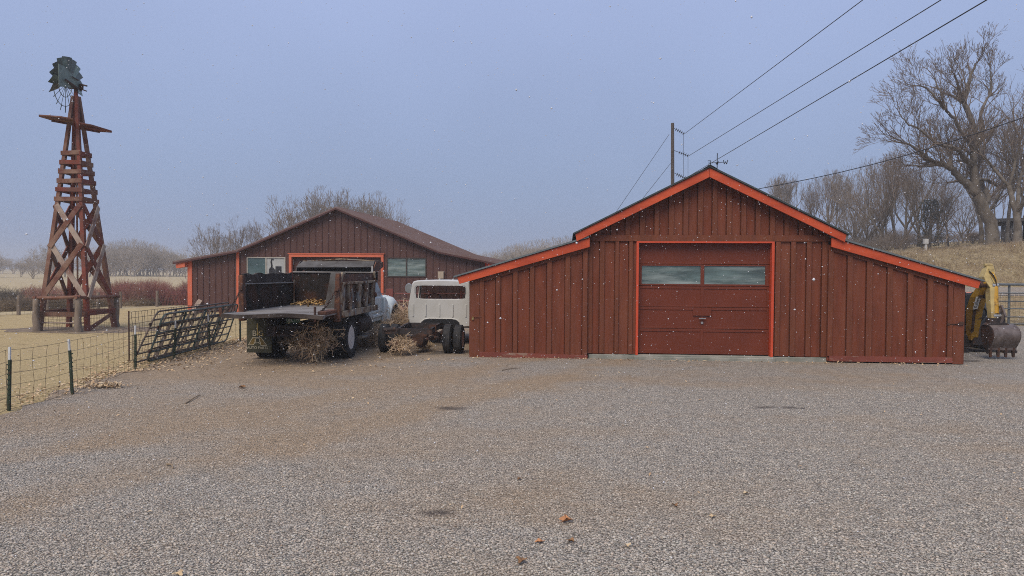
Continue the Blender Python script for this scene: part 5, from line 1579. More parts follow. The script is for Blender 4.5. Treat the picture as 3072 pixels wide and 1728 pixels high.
# ------------------------------------------------------------------ backhoe behind the right corner of the workshop
def backhoe():
    O = Vector((13.2, 20.9, 0))
    t = thing('backhoe_tractor', 'small orange tractor with a yellow backhoe arm parked behind the red barn', 'backhoe', O)
    Z = lambda x, y, Y: at_y(2780 + x / 4.26, 760 + y / 4.26, Y) - O
    # tractor
    for s in (-1, 1):
        make_wheel(t, (s * .60, 0, .60), .60, .36, .32, M['tractor_orange'], s, 22, dish=.04, tread=.03)
        make_wheel(t, (s * .52, 2.0, .36), .36, .22, .2, M['tractor_orange'], s, 16, dish=.02)
    MB().box(-.25, .25, -.3, 2.2, .4, .75).build('chassis', M['frame_dark'], t, bevel=.03)
    m = MB(); m.loft([[(-.28, y, .75), (.28, y, .75), (.28, y, z - .08), (.2, y, z), (-.2, y, z), (-.28, y, z - .08)] for y, z in ((.95, 1.25), (1.6, 1.22), (2.4, 1.1))]); m.build('bonnet', M['tractor_orange'], t, bevel=.02)
    for s in (-1, 1):
        m = MB(); pts = []
        for k in range(9):
            a = rad(10 + 150 * k / 8); pts.append((-.0 - .72 * math.cos(a) * 1, .62 + .72 * math.sin(a)))
        inner = [(y * .95, .62 + (z - .62) * .95) for y, z in pts]
        m.prism(pts + list(reversed(inner)), s * .36, s * .76, 'x'); m.build('mudguard', M['black_trim'], t)
        m = MB(); q0, q1 = (.62, .48); m.prism([(.1, 1.30), (.62, 1.30), (.55, 1.62), (.2, 1.62)], s * .40, s * .58, 'x'); m.build('fender_panel', M['tractor_orange'], t, bevel=.02)
    m = MB(); m.box(-.28, .28, -.1, .1, 1.15, 1.62); m.box(-.28, .28, .1, .5, 1.0, 1.14); m.build('seat', M['black_trim'], t, bevel=.05)
    m = MB(); m.tube([(0, 1.0, 1.2), (0, .75, 1.5)], .025, 6); m.tube([(.19 * math.cos(a), .75 + .08 * math.sin(a), 1.5 + .17 * math.sin(a)) for a in [2 * math.pi * k / 16 for k in range(17)]], .014, 5, cap=False); m.build('steering_wheel', M['black_trim'], t)
    for dx, dy in ((-.35, -.75), (-.25, -.72), (-.1, -.74), (.02, -.7)):
        m = MB(); m.tube([(dx, dy, 1.05), (dx - .06 + dx * .3, dy + .05, 1.62)], .011, 5); m.ball((dx - .06 + dx * .3, dy + .05, 1.64), .025, .025, .03, 6, 5); m.build('lever', M['black_trim'], t)
    m = MB(); m.box(-.42, .1, -.85, -.6, .75, 1.15); m.box(-.36, .02, -.9, -.84, .9, 1.1); m.build('control_console', M['black_trim'], t, bevel=.02)
    m = MB(); m.box(-.75, .55, -1.05, -.55, .14, .48); m.box(-.45, .2, -1.2, -.9, .2, .75); m.build('backhoe_frame', M['frame_dark'], t, bevel=.02)
    for s in (-1, 1):
        m = MB(); m.bar((s * .5 - .1, -.95, .75), (s * .66 - .1, -1.05, .1), .1, .12, (0, 1, 0)); m.box(s * .66 - .28, s * .66 + .1, -1.2, -.9, .0, .07); m.build('stabiliser', M['frame_dark'], t)
    m = MB(); m.tube([Z(800, 760, 20.1), Z(760, 820, 20.0), Z(690, 900, 19.9), Z(660, 1000, 19.9)], .03, 6); m.tube([Z(790, 800, 20.1), Z(740, 860, 20.0), Z(680, 930, 19.9), Z(640, 1040, 19.9)], .025, 6); m.tube([Z(470, 780, 20.1), Z(520, 800, 19.9), Z(540, 900, 19.8)], .025, 6); m.build('hydraulic_hose', M['black_trim'], t, smooth=True)
    # boom: a pair of side plates closed in front, narrowing to the elbow
    def beam(name, pts, m_, parent=None):
        rings = []
        for (x, y, Y, w, d) in pts:
            c = Z(x, y, Y); rings.append([c + Vector((-w / 2, -d / 2, 0)), c + Vector((w / 2, -d / 2, 0)), c + Vector((w / 2, d / 2, 0)), c + Vector((-w / 2, d / 2, 0))])
        m = MB(); m.loft(rings); return m.build(name, m_, parent or t, bevel=.01)
    boom = beam('boom', [(585, 1110, 19.85, .20, .18), (583, 1020, 19.75, .21, .24), (612, 720, 19.3, .29, .30), (665, 560, 18.95, .29, .28), (715, 440, 18.7, .20, .24), (738, 372, 18.6, .14, .2)], M['digger_yellow'])
    m = MB()
    for (x, y, Y, w, d), (x2, y2, Y2, w2, d2) in zip([(583, 1000, 19.74, .07, .02), (612, 730, 19.3, .10, .02)], [(612, 730, 19.3, .10, .02), (668, 600, 19.02, .09, .02)]):
        m.bar(Z(x, y, Y - .16), Z(x2, y2, Y2 - .165), w, .02, (0, 1, 0))
    m.build('boom_recess', M['rust'], boom)
    # sticker on the boom
    c = Z(633, 632, 18.93); a = Z(610, 712, 19.05); b = Z(652, 552, 18.80)
    d = (b - a); L = d.length * .98; up = d.normalized()
    st = part_root('sticker', t, (a + b) / 2 + Vector((0, -.03, 0)))
    nrm = Vector((0, -1, -.25)); xdir = up; zdir = xdir.cross(nrm).normalized(); ndir = zdir.cross(xdir).normalized()
    if zdir.x > 0: pass
    Mx = Matrix((xdir, -zdir if zdir.x > 0 else zdir, (xdir.cross(-zdir if zdir.x > 0 else zdir)))).transposed()
    st.rotation_euler = Mx.to_euler()
    MB().box(-L / 2, L / 2, -.062, .062, -.004, .004).build('sticker_sheet', M['sticker'], st)
    text_mesh('lettering', 'Kelley', .135, M['black_trim'], st, (0, 0, .006), (0, 0, 0), .001)
    # elbow and dipper
    m = MB(); m.lathe([(.07, -.16), (.08, -.1), (.08, .1), (.07, .16)], Z(750, 400, 18.6), 'x', 14); m.lathe([(.05, -.19), (.05, .19)], Z(745, 545, 18.8), 'x', 12); m.ball(Z(760, 545, 18.75), .08, .09, .08, 10, 6); m.build('elbow_pin', M['rust'], t, smooth=True)
    dip = beam('dipper', [(795, 158, 18.72, .16, .16), (785, 215, 18.7, .22, .2), (770, 300, 18.66, .29, .24), (785, 360, 18.62, .28, .24), (818, 440, 18.56, .16, .22), (825, 640, 18.46, .155, .2), (838, 875, 18.34, .12, .16)], M['digger_cream'])
    m = MB(); m.lathe([(.04, -.1), (.045, 0), (.04, .1)], Z(785, 150, 18.72), 'x', 10); m.box(*[v for v in (Z(815, 215, 18.6).x - .06, Z(815, 215, 18.6).x + .06, Z(815, 215, 18.6).y - .05, Z(815, 215, 18.6).y + .1, Z(815, 215, 18.6).z - .06, Z(815, 215, 18.6).z + .04)]); m.build('dipper_head', M['digger_cream'], dip)
    m = MB(); m.tube([Z(825, 245, 18.58), Z(860, 310, 18.55), Z(882, 390, 18.52)], [.045, .055, .04], 8); m.build('ram_guard', M['digger_yellow'], t, smooth=True)
    m = MB(); m.tube([Z(800, 225, 18.55), Z(850, 275, 18.5), Z(885, 350, 18.47), Z(893, 430, 18.45)], .014, 6); m.tube([Z(812, 300, 18.55), Z(850, 375, 18.5), Z(872, 400, 18.47)], .012, 6); m.build('hydraulic_hose', M['black_trim'], t, smooth=True)
    m = MB(); m.tube([Z(878, 395, 18.5), Z(876, 440, 18.5), Z(878, 600, 18.42), Z(886, 770, 18.34)], [.05, .068, .068, .066], 12); m.build('bucket_ram', M['digger_yellow'], t, smooth=True)
    m = MB(); m.tube([Z(886, 770, 18.34), Z(905, 830, 18.3)], .03, 8); m.lathe([(.05, -.1), (.05, .1)], Z(895, 800, 18.32), 'x', 10); m.lathe([(.055, -.08), (.055, .08)], Z(868, 412, 18.5), 'x', 10); m.build('ram_rod', M['steel'], t, smooth=True)
    m = MB(); m.bar(Z(945, 665, 18.3), Z(1000, 815, 18.22), .05, .12, (0, 1, 0)); m.bar(Z(990, 790, 18.24), Z(935, 890, 18.3), .06, .09, (0, 1, 0)); m.bar(Z(945, 690, 18.32), Z(895, 830, 18.34), .05, .07, (0, 1, 0)); m.build('bucket_link', M['bucket'], t, bevel=.008)
    m = MB(); bx = Z(890, 860, 18.32); m.box(bx.x - .2, bx.x + .2, bx.y - .06, bx.y + .12, bx.z - .09, bx.z + .07); m.prism([(bx.x - .3, bx.z - .12), (bx.x + .33, bx.z - .12), (bx.x + .22, bx.z - .05), (bx.x - .2, bx.z - .05)], bx.y - .08, bx.y + .14); m.build('bucket_hanger', M['frame_dark'], t, bevel=.01)
    # bucket
    lft, rgt = Z(765, 1000, 18.3).x, Z(1105, 1000, 18.3).x
    zt, zb = Z(900, 905, 18.3).z, Z(900, 1225, 18.3).z
    yc = 18.32 - O.y
    H = zt - zb
    prof = [(.16, .99), (.02, 1.0), (-.12, .96), (-.235, .85), (-.30, .70), (-.31, .52), (-.27, .36), (-.20, .20), (-.12, .04), (-.10, 0.0)]
    outer = [(yc + a, zb + b * H) for a, b in prof]
    inner = [(yc + a + (.02 if a < .1 else 0), zb + b * H - (.02 if b > .9 else 0)) for a, b in prof]
    bk = part_root('bucket', t)
    m = MB()
    n = len(prof); V = []
    for x in (lft, rgt): V += [(x, y, z) for y, z in outer] + [(x, y + .018, z - .006) for y, z in outer]
    fs = []
    for k in range(n - 1):
        fs += [(k, k + 1, 2 * n + k + 1, 2 * n + k), (n + k, 3 * n + k, 3 * n + k + 1, n + k + 1)]
    fs += [(0, 2 * n, 3 * n, n), (n - 1, 2 * n - 1, 4 * n - 1, 3 * n - 1)]
    m.add(V, fs); m.build('bucket_shell', M['bucket'], bk, smooth=True)
    side = outer + [(yc + .06, zb + .05 * H), (yc + .2, zb + .55 * H)]
    for x in (lft, rgt): m = MB(); m.prism(side, x - .012, x + .012, 'x'); m.build('bucket_side', M['rust'] if x == lft else M['bucket'], bk)
    m = MB(); m.box(lft - .02, rgt + .02, yc - .135, yc - .07, zb - .02, zb + .07); m.build('cutting_edge', M['bucket'], bk, bevel=.008)
    for k in range(4):
        x = lft + .05 + (rgt - lft - .10) * k / 3
        m = MB(); m.prism([(yc - .14, zb + .05), (yc - .06, zb + .05), (yc - .07, zb - .08), (yc - .10, zb - .2), (yc - .14, zb - .19)], x - .03, x + .03, 'x'); m.build('tooth', M['rust'], bk, bevel=.006)
    MB().prism([(yc - .16, zb + .22 * H), (yc - .05, zb + .22 * H), (yc - .03, zb - .05), (yc - .1, zb - .12)], lft - .03, lft - .0, 'x').build('side_cutter', M['frame_dark'], bk)
backhoe()

# ------------------------------------------------------------------ the flat-roofed house up on the bank
def house():
    Y = 60.0
    g = lambda x, y: at_y(x, y, Y)
    x0, x1, x2 = g(3004, 700).x, g(3052, 700).x, g(3057, 700).x
    zt = g(3000, 657).z; zbk = g(3065, 638).z; zg = bank_h(40, 60)
    t = thing('flat_roofed_house', 'dark flat roofed house with a tan brick wing behind the big bare trees', 'house', (x0, Y, zg), -rad(34))
    W = x1 - x0; H = zt - zg
    MB().box(0, W, .0, 6, -.3, H - .25).build('wall', M['house_dark'], t)
    MB().box(-.5, W + .25, -.8, 6.4, H - .25, H).build('roof', M['house_dark'], t)
    MB().box(W - .55, W - .25, -.5, -.2, -.3, H - .25).build('pillar', M['house_white'], t)
    for i, (a, b) in enumerate(((.12, .42), (.5, .8))):
        f = MB(); f.box(W * a, W * b, -.06, .02, .4, H - .6); fo = f.build('window', M['house_white' if i else 'house_dark'], t)
        MB().box(W * a + .08, W * b - .08, -.08, -.055, H * .45, H - .7).build('pane', M['glass_dark'], fo); MB().box(W * a + .08, W * b - .08, -.08, -.055, .5, H * .4).build('pane', M['glass_pale'] if i else M['glass_dark'], fo)
    MB().box(W + .26, W + 6, -.6, 6, -.3, zbk - zg).build('brick_wing', M['brick'], t)
house()

# ------------------------------------------------------------------ trees
def tubes_mesh(name, polys, m, parent=None, smooth=True):
    """polys: list of (points, radii, sides); all welded into one branch mesh"""
    groups = {}
    for p, r, s in polys: groups.setdefault((len(p), s), []).append((p, r))
    VV, FF, base = [], [], 0
    for (n, s), L in groups.items():
        P = np.array([p for p, r in L], float); R = np.array([r for p, r in L], float)
        k = len(L)
        T = np.gradient(P, axis=1); T /= np.linalg.norm(T, axis=2, keepdims=True) + 1e-9
        ref = np.where(np.abs(T[..., 2:3]) > .9, np.array([1.0, 0, 0]), np.array([0, 0, 1.0]))
        ref = np.repeat(ref[:, :1], n, axis=1)
        A = np.cross(T, ref); A /= np.linalg.norm(A, axis=2, keepdims=True) + 1e-9
        B = np.cross(A, T)
        th = np.arange(s) * 2 * np.pi / s
        V = P[:, :, None, :] + R[:, :, None, None] * (A[:, :, None, :] * np.cos(th)[None, None, :, None] + B[:, :, None, :] * np.sin(th)[None, None, :, None])
        idx = base + np.arange(k * n * s).reshape(k, n, s)
        a = idx[:, :-1]; b = idx[:, 1:]
        F = np.stack([a, np.roll(a, -1, 2), np.roll(b, -1, 2), b], -1).reshape(-1, 4)
        VV.append(V.reshape(-1, 3)); FF.append(F); base += k * n * s
    return np_mesh(name, np.concatenate(VV), np.concatenate(FF), m, parent, smooth=smooth)

def norm(v): return v / (np.linalg.norm(v) + 1e-9)

def fork_out(rs, p, d, L, r, depth, out, thick_r=.075, ang=.50, decay=.83, rr_=.72, rmin=.010, up=.10, wob=.10, side=.55, three=.25):
    """winter wood: every branch bends a little, then parts into two or three; short side shoots fill the gaps"""
    n = 4 if depth > 2 else 3
    pts = [p]; r1 = max(rmin, r * .80)
    for i in range(n - 1):
        d = norm(d + rs.normal(size=3) * wob + np.array([0, 0, up * .5])); p = p + d * L / (n - 1); pts.append(p)
    R = [r + (r1 - r) * i / (n - 1) for i in range(n)]
    out.append((pts, R, 8 if r > .14 else (6 if r > thick_r else (4 if r > .035 else 3))))
    if depth <= 0: return
    k = 3 if rs.rand() < three else 2
    a0 = rs.rand() * 6.283
    u = norm(np.cross(d, rs.normal(size=3))); v = np.cross(d, u)
    for j in range(k):
        th = a0 + 6.283 * j / k + rs.normal() * .3
        main = (j == 0 and rs.rand() < .6)
        a = ang * (.35 if main else .75 + .5 * rs.rand())
        nd = norm(d * math.cos(a) + (u * math.cos(th) + v * math.sin(th)) * math.sin(a) + np.array([0, 0, up]))
        fork_out(rs, p, nd, L * decay * (1.05 if main else .72 + .36 * rs.rand()), max(rmin, r1 * (.92 if main else rr_ + .1 * (rs.rand() - .5))), depth - 1, out, thick_r, ang, decay, rr_, rmin, up, wob, side, three)
    if depth >= 2 and rs.rand() < side:
        q = pts[rs.randint(1, n - 1)]; u = norm(np.cross(d, rs.normal(size=3))); a = ang * 1.5
        fork_out(rs, q, norm(d * math.cos(a) + u * math.sin(a) + np.array([0, 0, up])), L * .62, max(rmin, r1 * .42), min(depth - 2, 3), out, thick_r, ang, decay, rr_, rmin, up, wob, side, three)

def grow(seed, H, r0, trunk=.25, limbs=3, spread=.6, depth=6, lean=(0, 0), stems=1, **kw):
    rs = np.random.RandomState(seed); out = []
    for s_ in range(stems):
        off = np.array([rs.normal() * .4, rs.normal() * .4, 0]) * (stems > 1)
        d = norm(np.array([lean[0] + off[0] * .35, lean[1] + off[1] * .35, 1.0])); p = off + np.array([0, 0, -.2]); pts = [p]
        for i in range(5):
            d = norm(d + rs.normal(size=3) * .06); p = p + d * (H * trunk) / 5; pts.append(p)
        R = list(np.linspace(r0 * 1.1, r0 * .82, 6)); R[0] *= 1.3
        out.append((pts, R, 9))
        for j in range(limbs):
            az = 6.283 * j / limbs + rs.rand() * 1.2; a = spread * (.25 if j == 0 else .8 + .4 * rs.rand())
            nd = norm(d * math.cos(a) + np.array([math.cos(az), math.sin(az), 0]) * math.sin(a))
            q = pts[-1] if j < 3 else pts[3]
            fork_out(rs, q, nd, H * (1 - trunk) * .27 * (.85 + .3 * rs.rand()), r0 * (.72 if j == 0 else .58), depth, out, **kw)
    return [t for t in out if t[2] >= 6], [t for t in out if t[2] < 6]

KINDS = {}
def tree_kind(key, bark, twig, **kw):
    th, fi = grow(**kw)
    a = tubes_mesh('trunk', th, M[bark]); b = tubes_mesh('crown', fi, M[twig], smooth=False)
    zs = max(v.co.z for v in b.data.vertices)
    KINDS[key] = (a.data, b.data, zs)
    for o in (a, b): bpy.data.objects.remove(o)

def plant(key, name, label, cat, loc, height, rz=0.0, group=None, wid=1.0):
    a, b, zs = KINDS[key]
    t = thing(name, label, cat, loc, rz, group)
    s = height / zs; t.scale = (s * wid, s * wid, s)
    for nm, me in (('trunk', a), ('crown', b)):
        o = bpy.data.objects.new(nm, me); link(o, t)
    return t

def bezier(p, n):
    p = [np.array(q, float) for q in p]
    return [sum(math.comb(len(p) - 1, i) * (1 - t) ** (len(p) - 1 - i) * t ** i * p[i] for i in range(len(p))) for t in np.linspace(0, 1, n)]

# kinds: spreading cottonwoods, slimmer ones, bushy hackberries, a vase-shaped elm
tree_kind('broad', 'bark', 'twig', seed=21, H=16, r0=.40, trunk=.22, limbs=4, spread=.6, depth=7, ang=.52, rmin=.011)
tree_kind('slim', 'bark', 'twig_grey', seed=5, H=15, r0=.27, trunk=.38, limbs=3, spread=.42, depth=7, ang=.42, rmin=.013, up=.14)
tree_kind('bushy', 'bark', 'twig_grey', seed=9, H=11, r0=.24, trunk=.18, limbs=4, spread=.75, depth=6, ang=.52, rmin=.014, stems=2, up=.12)
tree_kind('elm', 'bark', 'twig', seed=14, H=12, r0=.29, trunk=.26, limbs=4, spread=.62, depth=7, ang=.46, rmin=.013, up=.14)
tree_kind('round', 'bark', 'twig_grey', seed=52, H=11, r0=.25, trunk=.2, limbs=6, spread=1.0, depth=7, ang=.50, rmin=.0145, up=.13)
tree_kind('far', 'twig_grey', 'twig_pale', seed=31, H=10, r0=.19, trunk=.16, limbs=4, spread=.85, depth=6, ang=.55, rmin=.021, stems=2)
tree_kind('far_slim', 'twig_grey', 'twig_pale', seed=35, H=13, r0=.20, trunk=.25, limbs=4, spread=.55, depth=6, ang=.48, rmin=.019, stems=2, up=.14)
tree_kind('sapling', 'bark', 'twig', seed=44, H=6, r0=.09, trunk=.2, limbs=3, spread=.7, depth=5, ang=.6, rmin=.010, wob=.2)

# the great cottonwood: its limbs follow the photograph, its twigs are grown
def great_tree():
    Y = 52.0
    g = lambda x, y, dy=0: np.array(at_y(2600 + x / 4.0254, 420 + y / 4.0254, Y + dy))
    h = lambda x, y, dy=0: np.array(at_y(2200 + x / 2.264, 120 + y / 2.264, Y + dy))
    rs = np.random.RandomState(77)
    base = g(1510, 1290); base[2] = bank_h(base[0], Y) - .2
    limbs = [  # (points, start radius, end radius)
        ([base, g(1505, 1050), g(1420, 850), g(1330, 660)], .46, .40),
        ([g(1330, 660), g(1300, 480), g(1290, 280), g(1295, 150), g(1330, -60, .5), h(1560, 420, 1)], .32, .15),
        ([g(1330, 660), g(1230, 550), g(1100, 440), g(1020, 350), g(900, 290), g(780, 250, -1)], .31, .13),
        ([g(780, 250, -1), g(700, 190, -1.5), g(600, 110, -2), g(480, 40, -2)], .15, .06),
        ([g(900, 290, 0), g(790, 300, .5), g(660, 315, 1), g(555, 312, 1.5)], .14, .05),
        ([g(1270, 300), g(1190, 220, -1), g(1100, 120, -2), g(960, 70, -3), g(820, 30, -3)], .22, .08),
        ([g(1420, 780, .6), g(1470, 690, 1), g(1400, 560, 1.5), g(1330, 420, 2), g(1370, 250, 2.5), g(1420, 60, 3)], .22, .09),
        ([g(1290, 500, 0), g(1380, 480, .5), g(1470, 490, 1.5), g(1580, 560, 2.5), g(1690, 590, 3)], .15, .07),
        ([g(1295, 150), g(1220, 20, -.5), h(1500, 540, -1), h(1440, 470, -1.5)], .17, .08),
        ([g(1315, 80), g(1400, -60, .8), h(1690, 480, 1.4), h(1740, 380, 2)], .17, .07),
        ([h(1560, 420, 1), h(1590, 330, 1), h(1620, 230, 1.2), h(1650, 150, 1)], .2, .05),
        ([h(1560, 420, 1), h(1530, 320, 0), h(1500, 230, -.5)], .15, .05),
        ([h(1440, 470, -1.5), h(1380, 400, -2), h(1310, 330, -2), h(1240, 310, -2)], .11, .04),
        ([h(1440, 470, -1.5), h(1420, 370, -1.5), h(1370, 270, -1)], .10, .04),
        ([h(1740, 380, 2), h(1760, 290, 2), h(1740, 190, 2)], .10, .04),
        ([g(1020, 350), g(1010, 250, .6), g(1020, 150, 1)], .16, .12), ([g(1020, 150, 1), g(900, 60, 1.3), g(860, -60, 1.5)], .1, .04),
        ([g(820, 30, -3), h(1250, 600, -3.4), h(1180, 560, -3.5), h(1130, 500, -3.6)], .09, .03),
        ([g(480, 40, -2), h(1120, 670, -2.4), h(1060, 650, -2.6)], .06, .03),
        ([g(960, 520, 0), g(1050, 505, 0), g(1180, 490, .2)], .05, .12),
    ]
    t = thing('bare_tree', 'giant leaning cottonwood, the tallest bare tree, forking low on the bank', 'tree', (float(base[0]), Y, float(base[2])))
    O = np.array([base[0], Y, base[2]])
    thick, fine = [], []
    sub = []
    def twig(p, d, L, r, depth): fork_out(rs, p, d, L, r, depth, sub, ang=.45, decay=.84, rmin=.010, up=.10, wob=.12, side=.4)
    for pts, r0, r1 in limbs:
        P = bezier(pts, 4 * len(pts)) if len(pts) < 4 else None
        if P is None:
            P = []
            for a in range(len(pts) - 1):
                p0, p1, p2, p3 = pts[max(a - 1, 0)], pts[a], pts[a + 1], pts[min(a + 2, len(pts) - 1)]
                for u in np.linspace(0, 1, 5)[:-1]:
                    P.append(.5 * ((2 * p1) + (-p0 + p2) * u + (2 * p0 - 5 * p1 + 4 * p2 - p3) * u * u + (-p0 + 3 * p1 - 3 * p2 + p3) * u ** 3))
            P.append(pts[-1])
        P = [p - O + rs.normal(size=3) * .03 for p in P]
        n = len(P)
        R = [r0 + (r1 - r0) * i / (n - 1) for i in range(n)]
        thick.append((P, R, 9))
        if r0 > .44: continue
        L = sum(np.linalg.norm(P[i + 1] - P[i]) for i in range(n - 1))
        for j in range(int(L * 1.75)):
            k = rs.randint(int(n * (.12 if r0 < .25 else .3)), n - 1); f = rs.rand(); q = P[k] * (1 - f) + P[k + 1] * f
            d = norm(P[k + 1] - P[k]); side = norm(np.cross(d, rs.normal(size=3)))
            a = .55 + .5 * rs.rand()
            dd = norm(d * math.cos(a) + side * math.sin(a) + np.array([0, 0, .35]))
            twig(q, dd, .55 + .5 * rs.rand(), max(.018, min(.055, R[k] * .4)), 5 if j % 2 == 0 else 4)
        for j in range(3):
            d = norm(P[-1] - P[-2] + rs.normal(size=3) * .45 * np.linalg.norm(P[-1] - P[-2])); twig(P[-1], norm(d), .36 + .2 * rs.rand(), R[-1] * .8, 4)
    thick += [q for q in sub if q[2] >= 6]; fine += [q for q in sub if q[2] < 6]
    tubes_mesh('trunk', thick, M['bark'], t); tubes_mesh('crown', fine, M['twig'], t, smooth=False)
great_tree()

def bank_tree(key, label, px, ytop, Y, rz, wid=1.0, name='bare_tree', cat='tree', group=None, flat=None):
    p = at_y(px, 700, Y); z = bank_h(p.x, Y) if flat is None else flat
    top = at_y(px, ytop, Y).z
    return plant(key, name, label, cat, (p.x, Y, z - .05), top - z, rz, group, wid)

bank_tree('broad', 'second great cottonwood at the right edge, forking beside the giant one', 3052, 160, 50, 2.2, 1.0)
bank_tree('broad', 'cottonwood cut by the right edge of the view, behind the second great one', 3120, 200, 57, .6, 1.0)
bank_tree('slim', 'bare tree with a slender pale trunk standing before the flat roofed house', 3022, 330, 55, 1.1, .8)
bank_tree('elm', 'wide bare tree with a fan of upright limbs left of the giant cottonwood', 2715, 430, 64, .4, .82)
bank_tree('slim', 'thin crooked bare tree between the fan shaped tree and the giant cottonwood', 2768, 520, 60, 2.9, .75)
bank_tree('slim', 'slight bare tree just left of the giant trunk, above the junipers', 2845, 575, 58, 4.2, .9)
bank_tree('sapling', 'dark branching small tree on the crest nearest the lower barn roof', 2700, 655, 50, 0.3, 1.1)
bank_tree('sapling', 'dark small tree with crossing limbs on the crest below the slim tree', 2838, 630, 51, 1.9, 1.2)
bank_tree('sapling', 'low twisted small tree on the crest beside the white post', 2876, 620, 53, 3.2, 1.3)
row = [(2640, 440, 68, 'broad', 'spreading bare tree straddling the service cable', .8), (2812, 470, 70, 'broad', 'spreading bare tree left of the giant cottonwood trunk, behind the junipers', .8), (2945, 330, 64, 'broad', 'bare tree filling the gap right of the giant cottonwood trunk', .85), (2690, 452, 72, 'slim', 'tall hazy bare tree just left of the fan shaped tree', .9), (2760, 470, 75, 'bushy', 'tall hazy bare tree just right of the fan shaped tree', .8), (2465, 500, 97, 'slim', 'paler bare tree behind the forked one in the barn roof row', .9),
       (2340, 520, 95, 'slim', 'leftmost bare tree of the row rising over the red barn roof', .95),
       (2397, 512, 92, 'slim', 'twin crowned bare tree second from the left above the barn roof', 1.0),
       (2440, 528, 90, 'elm', 'bare tree with a stooping trunk third from the left above the barn roof', .75),
       (2505, 508, 88, 'elm', 'bare tree with a clear forked trunk in the middle of the barn roof row', .85),
       (2565, 494, 84, 'bushy', 'dense bare tree with dark inner limbs right of the forked one', .8),
       (2625, 480, 78, 'bushy', 'brownish dense bare tree under the service cable', .85),
       (2660, 560, 70, 'elm', 'short reddish bare tree crouching in front of the dense ones', .9),
       (2600, 600, 72, 'bushy', 'low pale bare tree directly behind the end of the upper barn roof', .9),
       (2540, 610, 80, 'bushy', 'low greyish bare tree behind the right slope of the barn roof', .9),
       (2780, 600, 70, 'elm', 'stout low bare tree behind the junipers', .9),
       (2900, 560, 74, 'bushy', 'hazy bare tree showing behind the giant trunk', .9),
       (2985, 520, 78, 'elm', 'hazy bare tree behind the flat roof of the house', .9)]
for i, (px, yt, Y, key, lab, wid) in enumerate(row):
    bank_tree(key, lab, px, yt, Y, i * 1.31, wid, flat=bank_h(at_y(px, 700, Y).x, Y))
# behind the brown barn
flat = [(640, 664, 80, 'round', 'small round bare tree at the left end of the brown barn roof', .8),
        (722, 640, 84, 'elm', 'upright forked bare tree over the left slope of the brown barn', .8),
        (930, 556, 88, 'round', 'big yellowish bare tree leaning left above the brown barn ridge', .95),
        (1012, 555, 90, 'round', 'tall bare tree directly over the brown barn ridge', .9),
        (1078, 570, 94, 'round', 'bare tree right behind the brown barn ridge', .9),
        (1118, 572, 92, 'round', 'rounded bare tree at the right end of the ridge line', .7)]
for i, (px, yt, Y, key, lab, wid) in enumerate(flat):
    bank_tree(key, lab, px, yt, Y, .7 + i * 2.03, wid, flat=0)
# across the far field
far = [(-40, 735, 150, 'far', 'spreading bare tree at the left edge across the field', 1.5),
       (60, 772, 160, 'far_slim', 'faint narrow bare tree second from the left across the field', 1.2),
       (98, 748, 140, 'far', 'crouching forked bare tree left of the windmill across the field', 1.1),
       (140, 735, 150, 'far', 'hazy bare tree seen through the left legs of the windmill', 1.2),
       (190, 712, 165, 'far_slim', 'hazy taller bare tree seen through the middle of the windmill', 1.3),
       (262, 728, 170, 'far_slim', 'hazy bare tree seen through the right legs of the windmill', 1.3),
       (560, 738, 150, 'far_slim', 'thin hazy bare tree beside the left eave of the brown barn', 1.2),
       (600, 760, 140, 'far', 'low hazy bare tree at the left eave of the brown barn', 1.3)]
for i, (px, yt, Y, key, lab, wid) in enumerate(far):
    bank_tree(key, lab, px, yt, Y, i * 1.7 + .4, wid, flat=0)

def mass(name, label, spots, mat_thick='twig_grey', mat_fine='twig_pale', seed=1, kinds=('far', 'far_slim')):
    """a far wood that reads as one body: many crowns joined in one mesh"""
    rs = random.Random(seed)
    VV, FF, b = [], [], 0
    for (x, y, z, h, w) in spots:
        k_ = rs.choice(kinds); s = h / KINDS[k_][2] * .96
        a = rs.uniform(0, 6.28); c, q = math.cos(a), math.sin(a)
        for me in KINDS[k_][:2]:
            nv = len(me.vertices); V = np.empty(nv * 3, np.float32); me.vertices.foreach_get('co', V); V = V.reshape(-1, 3)
            F = np.empty(len(me.polygons) * 4, np.int32); me.polygons.foreach_get('vertices', F); F = F.reshape(-1, 4)
            P = np.stack([(V[:, 0] * c - V[:, 1] * q) * s * w + x, (V[:, 0] * q + V[:, 1] * c) * s * w + y, V[:, 2] * s + z], 1)
            VV.append(P); FF.append(F + b); b += nv
    o = np_mesh(name, np.concatenate(VV), np.concatenate(FF), M[mat_fine])
    return tag(o, label, 'woodland', kind='stuff')
rr = random.Random(12)
sp = []
for k in range(34):
    px = 300 + 262 * (k + rr.random()) / 34; Y = rr.uniform(180, 215)
    hump = 705 + 40 * ((px - 395) / 130) ** 2 + rr.uniform(0, 14)
    p = at_y(px, min(790, hump), Y); sp.append((p.x, Y, 0, max(3, p.z), 1.25))
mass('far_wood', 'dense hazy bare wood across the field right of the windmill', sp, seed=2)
sp = []
for k in range(46):
    px = 1330 + 460 * (k + rr.random()) / 46; Y = rr.uniform(150, 190)
    yt = np.interp(px, [1330, 1370, 1440, 1462, 1480, 1530, 1600, 1680, 1740, 1800], [738, 733, 742, 775, 742, 722, 706, 696, 693, 690]) + rr.uniform(0, 12)
    p = at_y(px, yt, Y); sp.append((p.x, Y, 0, max(3, p.z), 1.2))
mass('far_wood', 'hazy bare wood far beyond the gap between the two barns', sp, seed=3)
sp = []
for k in range(30):
    px = -260 + 620 * rr.random(); Y = rr.uniform(225, 260)
    p = at_y(px, 765 + rr.uniform(-12, 18), Y); sp.append((p.x, Y, 0, max(3, p.z), 1.5))
